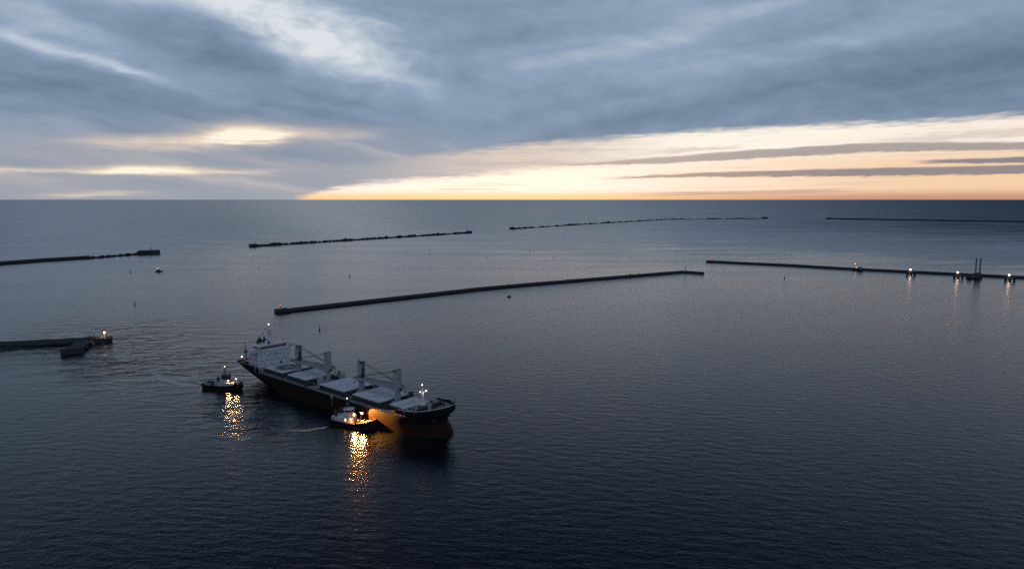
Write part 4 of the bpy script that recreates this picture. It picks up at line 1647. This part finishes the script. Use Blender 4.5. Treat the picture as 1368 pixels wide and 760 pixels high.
def breakwater(label, pts, seed, wall=None, rubble=None, heads=(), group="harbour breakwaters"):
    """wall = (half width, height, parapet height, parapet side); rubble = (half width, height, rock size, rocks per metre, height function)"""
    o = thing("breakwater", label, "breakwater", (pts[0][0], pts[0][1], 0), 0, group)
    L_ = [(x - pts[0][0], y - pts[0][1]) for x, y in pts]
    rnd = random.Random(seed)
    if wall:
        hw, h, ph, side = wall
        mb = MB()
        q = resample(L_, 25.0)
        extrude(mb, q, [(-hw, 0.9), (hw, 0.9), (hw, h), (-hw, h)])
        # joints between the caissons: short buttresses standing proud of the face
        nn = normals(q)
        for (x, y), (nx, ny) in list(zip(q, nn))[1:-1]:
            for s in (-1, 1):
                mb.box(x + nx * s * hw - 0.5, x + nx * s * hw + 0.5, y + ny * s * hw - 0.5, y + ny * s * hw + 0.5, 0.9, h - 0.35, rz=math.atan2(nx, -ny))
        mb.build("wall", M['concrete'], o)
        mb = MB()
        extrude(mb, q, [(-hw - 0.25, -2.0), (hw + 0.25, -2.0), (hw + 0.25, 0.9), (-hw - 0.25, 0.9)])
        mb.build("wall_foot", M['wetconcrete'], o)
        if ph:
            mb = MB()
            a, b = (hw - 1.4, hw - 0.05) if side > 0 else (-hw + 0.05, -hw + 1.4)
            extrude(mb, q, [(a, h + 0.003), (b, h + 0.003), (b, h + ph), (a, h + ph)])
            mb.build("parapet", M['concrete'], o)
    if rubble:
        hw, h, rs, dens, hf, off = rubble
        mb = MB()
        q = resample(L_, max(2.5, rs * 1.2))
        prof = [(off - hw * 1.5, -1.5), (off + hw * 1.5, -1.5), (off + hw, h * 0.35), (off + hw * 0.4, h * 0.85), (off, h), (off - hw * 0.45, h * 0.85), (off - hw, h * 0.35)]
        extrude(mb, q, prof, rs * 0.3, rnd, hf)
        nn = normals(q)
        n_rock = int(len(q) * dens)
        for k in range(n_rock):
            i = rnd.randrange(len(q))
            (x, y), (nx, ny) = q[i], nn[i]
            u = rnd.gauss(0, 0.55)
            u = max(-1.3, min(1.3, u))
            hh = (hf(i / max(1, len(q) - 1)) if hf else 1.0)
            z = h * hh * (1 - abs(u) * 0.62)
            if z < -0.3:
                continue
            mb.rock((x + nx * (off + u * hw), y + ny * (off + u * hw), z), rs * rnd.uniform(0.6, 1.7), rnd)
        r = mb.build("armour_stone", M['stone'], o)
        r["kind"] = "stuff"
    for (x, y, lx, ly, hh, rz) in heads:
        mb = MB()
        x, y = x - pts[0][0], y - pts[0][1]
        mb.box(x - lx / 2, x + lx / 2, y - ly / 2, y + ly / 2, -2.0, hh, rz=rz)
        c, s = math.cos(rz), math.sin(rz)
        for k in (-1, 1):
            ox, oy = -s * k * (ly / 2 - 0.5), c * k * (ly / 2 - 0.5)
            mb.box(x + ox - lx / 2, x + ox + lx / 2, y + oy - 0.4, y + oy + 0.4, hh + 0.003, hh + 0.9, rz=rz)
        mb.box(x - lx / 2 - 0.3, x + lx / 2 + 0.3, y - ly / 2 - 0.3, y + ly / 2 + 0.3, hh - 1.2, hh - 0.6, rz=rz)
        mb.build("head_block", M['concrete'], o)
    return o


def beacon(label, loc, h, r, lit=None, lamp_r=0.6, cap=True, col='beacon'):
    o = thing("beacon", label, "beacon", loc, 0, "light beacons on the breakwater heads")
    mb = MB()
    mb.lathe((0, 0, 0), [(r * 1.7, 0), (r * 1.7, 0.6), (r, 0.8), (r * 0.8, h * 0.72), (r * 0.8, h * 0.73)], 12)
    mb.lathe((0, 0, h * 0.73), [(r * 1.6, 0), (r * 1.6, 0.18)], 12)
    for k in range(6):
        a = k * math.pi / 3
        mb.tube((r * 1.5 * math.cos(a), r * 1.5 * math.sin(a), h * 0.73 + 0.18), (r * 1.5 * math.cos(a), r * 1.5 * math.sin(a), h * 0.73 + 1.1), 0.05, n=4)
    mb.build("tower", M[col], o)
    mb = MB()
    mb.lathe((0, 0, h * 0.74 + 0.15), [(r * 0.7, 0), (r * 0.8, h * 0.14), (r * 0.75, h * 0.16)], 10)
    mb.build("lantern", M['beacongreen'], o)
    if cap:
        mb = MB()
        mb.lathe((0, 0, h * 0.74 + 0.15 + h * 0.16), [(r * 1.2, 0), (r * 1.0, 0.3), (0.1, h * 0.1)], 10)
        mb.build("lantern_cap", M['beacongreen'], o)
    if lit:
        mb = MB()
        mb.ball((0, -r * 0.9, h * 0.74 + h * 0.09), lamp_r, 10, 6)
        mb.build("light", M[lit], o)
    return o


# the near concrete breakwater in the middle of the harbour
CH = [(-244, 719), (-43.6, 899), (30, 952), (120, 1010), (200, 1062), (284, 1116)]
breakwater("long concrete breakwater across the middle of the harbour, nearest to the ship's bridge", CH, 21,
           wall=(2.6, 2.3, 1.3, 1), rubble=(2.2, 2.4, 2.6, 0.40, lambda t: 0.2 if t < 0.46 else 0.7 + 0.5 * math.sin(t * 90) ** 2, 4.0),
           heads=[(-245.5, 720.5, 14, 9, 2.9, R(41)), (297, 1106, 32, 5, 2.1, R(-40))])
breakwater("low concrete breakwater running out of frame at the right behind the lit dolphins", [(376.4, 1302), (497.2, 1230), (585.6, 1160), (776.7, 1036), (1000, 890)], 22,
           wall=(3.0, 2.1, 1.4, 1), heads=[(379, 1301, 14, 7, 2.2, R(-32))])
breakwater("low rubble breakwater at the far left with a wide bare concrete landward half", [(-1040, 1090), (-945.4, 1257), (-909.2, 1326), (-858, 1386)], 23,
           wall=(6.0, 4.2, 1.4, 1), rubble=(5.5, 3.4, 3.2, 0.8, None, 6.5), group="harbour breakwaters")
breakwater("broken line of boulders ending in a tall block, at the far left beyond the launch", [(-858, 1387), (-820.7, 1470), (-806, 1490)], 24,
           rubble=(4.0, 2.6, 4.2, 2.4, lambda t: 0.65 + 0.35 * math.sin(t * 37) * math.sin(t * 11), 0.0),
           heads=[(-799, 1500, 42, 14, 7.2, R(20)), (-812, 1488, 14, 12, 4.6, R(40))])
breakwater("rubble breakwater in the middle distance left of centre, a dark block at each end", [(-655, 1730), (-480, 1975), (-300, 2220), (-155, 2425)], 25,
           rubble=(5.0, 4.2, 4.5, 1.3, lambda t: 0.9 + 0.22 * math.sin(t * 41) + 0.15 * math.sin(t * 97), 0.0),
           heads=[(-656, 1727, 16, 12, 6.2, R(0)), (-152, 2427, 20, 14, 7.0, R(10))])
breakwater("long broken rubble breakwater near the horizon, bending away to a block at its far end", [(0, 2735), (160, 2980), (341.5, 3258), (721.5, 3757), (906, 4020), (1236, 4105), (1540, 4190)], 26,
           rubble=(6.0, 4.4, 6.0, 0.8, lambda t: 0.62 + 0.5 * math.sin(t * 53) * math.sin(t * 17 + 1) + 0.15 * math.sin(t * 120), 0.0),
           heads=[(0, 2733, 20, 15, 7.2, R(5)), (1546, 4195, 34, 18, 9.5, R(8))])
breakwater("thin straight breakwater close to the horizon, running out of frame at the right", [(1894, 4105), (2200, 3880), (2651, 3551), (3300, 3080)], 27,
           wall=(6.0, 6.0, 1.5, 1), heads=[(1900, 4100, 40, 16, 8.0, R(-20))])

# pier at the left with a lit head and a square landing on its near side
PIER = breakwater("dark stone pier at the left edge, wide at the shore and lit at its tip", [(-560, 503), (-425, 545.5), (-395, 553.5), (-368, 561), (-353, 565.5)], 28,
                  wall=(3.4, 2.9, 1.1, 1), rubble=(7.2, 2.3, 2.2, 1.6, lambda t: 1.0 if t < 0.70 else max(-0.6, 1.0 - (t - 0.70) * 9.0), -9.5),
                  heads=[(-349.0, 566.8, 18, 7.6, 3.3, R(15))])
LD = thing("landing_stage", "square concrete landing block joined by a ramp to the near side of the left pier", "landing stage", (-345, 525, 0), 0)
LR = R(38)
mb = MB()
mb.box(-7.6, 7.6, -3.5, 3.5, -2, 4.3, rz=LR)
mb.box(-7.5, 7.5, -3.75, -3.503, 2.2, 2.9, rz=LR, c=(0, 0))
for k in range(4):
    u = -6 + k * 4.0
    mb.tube((u * math.cos(LR) + 2.8 * math.sin(LR), u * math.sin(LR) - 2.8 * math.cos(LR), 4.3), (u * math.cos(LR) + 2.8 * math.sin(LR), u * math.sin(LR) - 2.8 * math.cos(LR), 5.0), 0.3, n=8)
mb.build("block", M['concrete'], LD)
mb = MB()
q_ = [(-5.0, 0.6), (4.2, 7.0), (-6.0, 36.5), (-18.0, 33.0)]
mb.add([(x, y, -2) for x, y in q_] + [(x, y, z) for (x, y), z in zip(q_, (3.6, 3.6, 2.7, 2.7))],
       [(3, 2, 1, 0), (4, 5, 6, 7), (0, 1, 5, 4), (1, 2, 6, 5), (2, 3, 7, 6), (3, 0, 4, 7)])
mb.build("ramp", M['concrete'], LD)
rnd = random.Random(31)
mb = MB()
for k in range(50):
    yy = rnd.uniform(6, 42)
    yy = min(yy, 34.0)
    mb.rock((rnd.choice((-4.8 - yy * 0.37, 6.4 - yy * 0.34)) + rnd.uniform(-1.2, 1.2), yy, rnd.uniform(0.0, 1.6)), rnd.uniform(1.5, 3.0), rnd)
ar = mb.build("armour_stone", M['stone'], LD)
ar["kind"] = "stuff"

pl = thing("beacon", "dark capped beacon with a glowing lantern at the tip of the left pier", "beacon", (-345.0, 568.3, 3.3), 0, "light beacons on the breakwater heads")
mb = MB()
mb.lathe((0, 0, 0), [(0.7, 0), (0.7, 0.5), (0.45, 0.7), (0.4, 4.2), (0.4, 4.3)], 12)
mb.build("tower", M['beacongreen'], pl)
mb = MB()
mb.lathe((0, 0, 4.3), [(0.7, 0), (0.75, 1.2), (0.65, 1.5)], 12)
mb.build("light", M['L_pole'], pl)
mb = MB()
mb.lathe((0, 0, 5.85), [(1.25, 0), (1.15, 0.7), (0.6, 1.3), (0.15, 1.6)], 12)
mb.build("lantern_cap", M['beacongreen'], pl)
glow("pier_glow", pl, (0, -1.3, 4.6), PIER_W, (1.0, 0.50, 0.22), 0.3, (-0.15, -0.1, -1.0), 130, 0.4)
hut = thing("shelter", "small open frame shelter beside the beacon on the lit pier tip", "shelter", (-354.5, 566.0, 3.3), R(14))
mb = MB()
for x in (-1.6, 1.6):
    for y in (-1.2, 1.2):
        mb.tube((x, y, 0), (x, y, 3.3), 0.16, n=6)
mb.build("post", M['beacongreen'], hut)
mb = MB()
mb.box(-2.0, 2.0, -1.6, 1.6, 3.3, 3.6)
mb.build("roof", M['beacon'], hut)
mb = MB()
mb.box(-4.2, -2.2, -1.2, 1.0, 0.0, 1.5)
mb.box(-4.3, -2.1, -1.3, 1.1, 1.5, 1.65)
mb.build("cabinet", M['beacongreen'], hut)

beacon("dark beacon with a small orange light on the left end of the middle concrete breakwater", (-247.5, 721.5, 2.9), 6.2, 0.55, 'L_red', 0.42)
beacon("slim unlit beacon where the middle breakwater bends at its right end", (285.0, 1116.5, 2.3), 8.5, 0.65)
beacon("beacon with a tiny orange light on the tip of the right-hand breakwater", (382, 1300, 2.2), 9.0, 0.65, 'L_red', 0.55)
beacon("small dark beacon on the left block of the middle-distance rubble breakwater", (-652, 1732, 6.2), 7.5, 0.8, None, 0.6, False, 'beacongreen')
beacon("small dark beacon on the right block of the middle-distance rubble breakwater", (-160, 2430, 7.0), 10.0, 1.0, None, 0.6, True, 'beacongreen')
beacon("tiny beacon on the near block of the long rubble breakwater by the horizon", (3, 2736, 7.2), 9.0, 1.2, None, 0.6, True, 'beacongreen')
beacon("dark beacon on the tall end block of the far left boulder line", (-797, 1503, 7.2), 7.0, 0.9, None, 0.6, True, 'beacongreen')


# mooring dolphins with lamps along the right-hand breakwater
def dolphin(label, loc, rz):
    o = thing("mooring_dolphin", label, "mooring dolphin", loc, rz, "lit mooring dolphins along the right-hand breakwater")
    mb = MB()
    mb.box(-6.5, 6.5, -4.0, 4.0, 3.6, 4.8)
    mb.box(-6.7, 6.7, -4.2, 4.2, 4.8, 5.0)
    mb.build("platform", M['concrete'], o)
    for x in (-5.2, 0.0, 5.2):
        for y in (-3, 3):
            mb = MB()
            mb.tube((x * 1.06, y * 1.1, -2), (x, y, 3.6), 1.1, n=10)
            mb.build("pile", M['wetconcrete'], o)
    mb = MB()
    for x in (-5.2, 5.2):
        mb.box(x - 1.3, x + 1.3, -4.3, -4.003, 0.4, 4.6)
    mb.build("fender", M['rubber'], o)
    mb = MB()
    for x in (-4.0, 3.6):
        mb.tube((x, 0.5, 5.0), (x, 0.5, 5.9), 0.45, n=10)
        mb.lathe((x, 0.5, 5.9), [(0.7, 0), (0.6, 0.3)], 10)
    mb.build("bollard", M['darkgear'], o)
    mb = MB()
    for zz in (0.55, 1.1):
        mb.path([(-6.4, 3.8, 5 + zz), (6.4, 3.8, 5 + zz)], 0.06, 4)
    for k in range(8):
        mb.tube((-6.4 + k * 12.8 / 7, 3.8, 5.0), (-6.4 + k * 12.8 / 7, 3.8, 6.1), 0.06, n=4)
    mb.build("railing", M['wire'], o)
    mb = MB()
    mb.tube((-1.2, 1.5, 5.0), (-1.2, 1.5, 9.4), 0.16, n=8)
    mb.box(-2.0, -0.4, 1.2, 1.8, 9.4, 9.6)
    lp = mb.build("lamp_post", M['beacongreen'], o)
    mb = MB()
    mb.ball((-1.2, 0.6, 8.6), 1.2, 12, 8)
    mb.build("lamp", M['L_pier'], lp)
    glow("dolphin_glow", lp, (-1.2, -1.1, 8.2), DOLPHIN_W, (1.0, 0.58, 0.30), 0.4, (0.0, -0.25, -1.0), 167, 1.0)
    return o


d0 = dolphin("lit mooring dolphin next left of the two-spud barge's left-hand neighbour", (635, 1080, 0), R(-33))
d0["label"] = "lit mooring dolphin in open water between the launch-like hut dolphin and the barge's neighbour"
d1 = copy_tree(d0)
d1.location = (683, 1038, 0)
d1["label"] = "lit mooring dolphin just left of the barge with two tall spuds"
d2 = copy_tree(d0)
d2.location = (735, 1001, 0)
d2["label"] = "lit mooring dolphin to the right of the barge, nearest the frame edge"
d0["label"] = "lit mooring dolphin between the hut dolphin and the one beside the spud barge"
d3 = thing("mooring_dolphin", "dim mooring dolphin with a hut and a tall thin mast light", "mooring dolphin", (584.5, 1147, 0), R(-33), "lit mooring dolphins along the right-hand breakwater")
mb = MB()
mb.box(-7.5, 7.5, -3.6, 3.6, 2.2, 3.6)
mb.build("platform", M['concrete'], d3)
for x in (-6, 0, 6):
    for y in (-2.6, 2.6):
        mb = MB()
        mb.tube((x * 1.05, y * 1.1, -2), (x, y, 2.2), 1.1, n=10)
        mb.build("pile", M['wetconcrete'], d3)
mb = MB()
mb.box(0.0, 6.0, -2.2, 2.2, 3.603, 6.2)
mb.box(-0.2, 6.2, -2.4, 2.4, 6.2, 6.4)
hh = mb.build("hut", M['beacon'], d3)
mb = MB()
for x in (1.5, 3.2, 4.8):
    mb.box(x - 0.5, x + 0.5, -2.24, -2.203, 4.6, 5.5)
mb.build("window", M['glass'], hh)
mb = MB()
mb.tube((-5.0, 0, 3.6), (-5.0, 0, 11.5), 0.14, n=8)
ps = mb.build("lamp_post", M['beacongreen'], d3)
for z, nm in ((11.6, 0.5), (5.6, 0.4)):
    mb = MB()
    mb.ball((-5.0 if z > 8 else -3.0, -0.35, z), nm, 10, 6)
    mb.build("lamp", M['L_pole'], ps)
glow("dolphin_glow", ps, (-5.0, -1.1, 11.3), DOLPHIN_W * 0.4, (1.0, 0.58, 0.30), 0.4, (0.0, -0.25, -1.0), 167, 1.0)

# barge with two tall spuds
sb = thing("spud_barge", "dark work barge with two tall lattice spuds standing upright by the right-hand breakwater", "barge", (701, 1029, 0), R(-20))
mb = MB()
mb.prism([(-10, -4.5), (9, -4.5), (10, -3.5), (10, 4.5), (-10, 4.5)], -0.8, 2.4)
mb.box(-9.6, 9.6, -4.9, -4.503, 1.4, 1.9)
mb.build("pontoon", M['tughull'], sb)
mb = MB()
mb.box(-9.0, -3.0, -2.6, 2.8, 2.403, 5.0)
mb.box(-9.2, -2.8, -2.8, 3.0, 5.0, 5.2)
mb.box(-7.5, -4.5, -1.8, 1.8, 5.2, 6.6)
ho = mb.build("deck_house", M['darkgear'], sb)
mb = MB()
for x in (-8.0, -6.2, -4.2):
    mb.box(x - 0.5, x + 0.5, -2.64, -2.603, 3.6, 4.5)
mb.build("window", M['glass'], ho)
for x in (1.6, 7.0):
    mb = MB()
    for sx_ in (-0.8, 0.8):
        for sy_ in (-0.8, 0.8):
            mb.tube((x + sx_, 1 + sy_, -3), (x + sx_ * 0.8, 1 + sy_ * 0.8, 30.0), 0.22, n=6)
    for k in range(16):
        z = k * 2.0
        z = min(z, 29.0)
        for s in (-1, 1):
            mb.tube((x - 0.8, 1 + s * 0.8, z), (x + 0.8, 1 + s * 0.8, z + 1.0), 0.13, n=4)
            mb.tube((x + 0.8, 1 + s * 0.8, z + 1.0), (x - 0.8, 1 + s * 0.8, z + 2.0), 0.13, n=4)
            mb.tube((x + s * 0.8, 0.2, z), (x + s * 0.8, 1.8, z + 1.0), 0.13, n=4)
    mb.box(x - 0.5, x + 0.5, 0.5, 1.5, 29.0, 31.5)
    mb.build("spud", M['darkgear'], sb)
mb = MB()
mb.box(0.2, 8.4, -0.6, -0.1, 2.403, 9.0)
mb.box(0.2, 8.4, 2.1, 2.6, 2.403, 9.0)
for x in (0.2, 2.7, 5.6, 8.1):
    mb.box(x, x + 0.35, -0.097, 2.097, 2.403, 10.0)
mb.build("spud_guide", M['darkgear'], sb)


# buoys: pillar buoys, seen small
def buoy(name, mat, h, r):
    o = thing(name, "x", "buoy", (0, 0, 0))
    mb = MB()
    mb.lathe((0, 0, -0.8), [(r * 1.0, 0), (r * 1.6, 0.5), (r * 1.7, 1.6), (r * 0.9, 2.1)], 12)
    mb.build("float", M[mat], o)
    mb = MB()
    mb.lathe((0, 0, 1.3), [(r * 0.8, 0), (r * 0.55, h * 0.6), (r * 0.6, h * 0.62), (r * 0.6, h * 0.72)], 10)
    mb.lathe((0, 0, 1.3 + h * 0.72), [(r * 0.9, 0.1), (r * 0.9, h * 0.16), (0.08, h * 0.2)], 10)
    mb.build("pillar", M[mat], o)
    return o


BU = [((-432.3, 773.3), 4.2, 'buoydark', "dark pillar buoy left of the ship, above the lit pier tip"),
      ((-177.6, 620.1), 4.3, 'buoyred', "reddish pillar buoy close beyond the ship's cranes"),
      ((-252.3, 1053.7), 4.8, 'buoydark', "slim dark buoy in open water above the middle breakwater's left half"),
      ((-444.3, 1193.2), 3.4, 'buoydark', "short dark buoy below the left end of the middle-distance rubble breakwater"),
      ((-179.8, 1487.0), 4.6, 'buoydark', "slim dark buoy below the right half of the middle-distance rubble breakwater"),
      ((-52.0, 1392.0), 4.2, 'buoyred', "red buoy in the middle of the open water between the two long breakwaters"),
      ((41.5, 1572.9), 5.0, 'buoyred', "red buoy farther out, below the near end of the horizon rubble breakwater"),
      ((86.8, 1410.0), 3.6, 'buoydark', "short dark buoy right of the two red mid-water ones"),
      ((415.3, 1033.6), 4.6, 'buoydark', "thin dark buoy in front of the right-hand breakwater"),
      ((-629.3, 1119.2), 4.4, 'buoydark', "faint dark buoy beside the small launch's wake"),
      ((-668.2, 2763.8), 6.0, 'buoydark', "distant dark buoy beyond the middle-distance rubble breakwater, the left one of two"),
      ((-598.5, 2835.0), 6.0, 'buoydark', "distant dark buoy beyond the middle-distance rubble breakwater, the right one of two"),
      ((406.2, 2082.2), 5.0, 'buoydark', "far dark buoy under the bend of the horizon rubble breakwater"),
      ((364.7, 1695.0), 4.2, 'buoydark', "small dark buoy above the right end of the middle breakwater")]
protos = {}
for (x, y), h, mat, lab in BU:
    if mat not in protos:
        b_ = protos[mat] = buoy("pillar_buoy", mat, 4.0, 0.62)
    else:
        b_ = copy_tree(protos[mat])
    b_.location = (x, y, 0)
    b_.scale = (h / 5.2,) * 3
    tag(b_, lab, "buoy", "pillar buoys marking the channel")
rf = thing("mooring_float", "low flat dark float lying just in front of the middle breakwater", "float", (-3.7, 836.7, 0), R(5))
mb = MB()
mb.tube((-2.6, 0, 0.3), (2.6, 0, 0.3), 0.85, n=14)
mb.lathe((0.6, 0, 0.9), [(0.5, 0), (0.4, 1.1), (0.25, 1.2)], 8)
mb.build("float", M['buoydark'], rf)
mb = MB()
mb.tube((-1.6, 0, 0.3), (-1.2, 0, 0.3), 0.92, n=14)
mb.tube((1.3, 0, 0.3), (1.7, 0, 0.3), 0.92, n=14)
mb.build("strap", M['rubber'], rf)


# wakes: thin sheets of broken foam lying on the water
def foam_material(name, cover, seed):
    m, t = new_mat(name)
    tc = t.nodes.new('ShaderNodeTexCoord')
    sp = t.nodes.new('ShaderNodeSeparateXYZ')
    t.links.new(tc.outputs['UV'], sp.inputs[0])
    u, v = X(t, sp.outputs[0]), X(t, sp.outputs[1])
    geo = t.nodes.new('ShaderNodeNewGeometry')
    g = t.nodes.new('ShaderNodeSeparateXYZ')
    t.links.new(geo.outputs['Position'], g.inputs[0])
    x, y = X(t, g.outputs[0]), X(t, g.outputs[1])
    n1 = noise(t, combine(t, x * 0.35, y * 0.8, seed), 1.0, 5.0, 0.65, 0.6)
    n2 = noise(t, combine(t, x * 0.07, y * 0.2, seed + 3), 1.0, 3.0, 0.6)
    edge = (1.0 - (v * 2.0 - 1.0).abs()).step(0.0, 0.7) * u.step(0.0, 0.05) * (1.0 - u).step(0.0, 0.75)
    a = ((n1 * 0.7 + n2 * 0.5 - 0.62 + edge * 0.25) * 4.0).sat() * edge * cover
    d = t.nodes.new('ShaderNodeBsdfDiffuse')
    d.inputs['Color'].default_value = (0.62, 0.65, 0.68, 1)
    tr = t.nodes.new('ShaderNodeBsdfTransparent')
    mx = t.nodes.new('ShaderNodeMixShader')
    t.links.new(a.s, mx.inputs[0])
    t.links.new(tr.outputs[0], mx.inputs[1])
    t.links.new(d.outputs[0], mx.inputs[2])
    o = t.nodes.new('ShaderNodeOutputMaterial')
    t.links.new(mx.outputs[0], o.inputs['Surface'])
    return m


def wake(name, pts, w0, w1, mat, z=0.03):
    nn = normals(pts)
    vs_, fs_, uv = [], [], []
    n = len(pts)
    for i, ((x, y), (nx, ny)) in enumerate(zip(pts, nn)):
        t = i / (n - 1)
        w = w0 + (w1 - w0) * t
        for s in (-1, 1):
            vs_.append((x + nx * s * w, y + ny * s * w, z))
            uv.append((t, 0.5 + 0.5 * s))
    for i in range(n - 1):
        fs_.append((2 * i, 2 * i + 1, 2 * i + 3, 2 * i + 2))
    me = bpy.data.meshes.new(name)
    me.from_pydata(vs_, [], fs_)
    l = me.uv_layers.new(name="uv")
    for p in me.polygons:
        for li in p.loop_indices:
            l.data[li].uv = uv[me.loops[li].vertex_index]
    me.materials.append(mat)
    o = bpy.data.objects.new(name, me)
    COL.objects.link(o)
    o["kind"] = "stuff"
    return o


FO = foam_material("wake_foam", 0.62, 1.0)
FO2 = foam_material("thin_wake_foam", 0.42, 5.0)
wake("wake_foam", resample([(-199, 429), (-215, 434), (-235, 447), (-252, 468), (-285, 500)], 3), 2.8, 7.0, FO)
wake("wake_foam", resample([(-199, 432), (-212, 445), (-222, 462)], 3), 1.6, 5.0, FO2)
wake("wake_foam", resample([(-97, 351), (-108, 345), (-122, 346), (-134, 352)], 2), 1.2, 4.5, FO2)
wake("wake_foam", resample([(-593, 1130), (-620, 1116), (-650, 1085), (-700, 1020)], 4), 0.9, 2.2, FO2)
wake("wake_foam", resample([(-593, 1131), (-625, 1126), (-680, 1125), (-760, 1130)], 4), 0.9, 2.2, FO2)
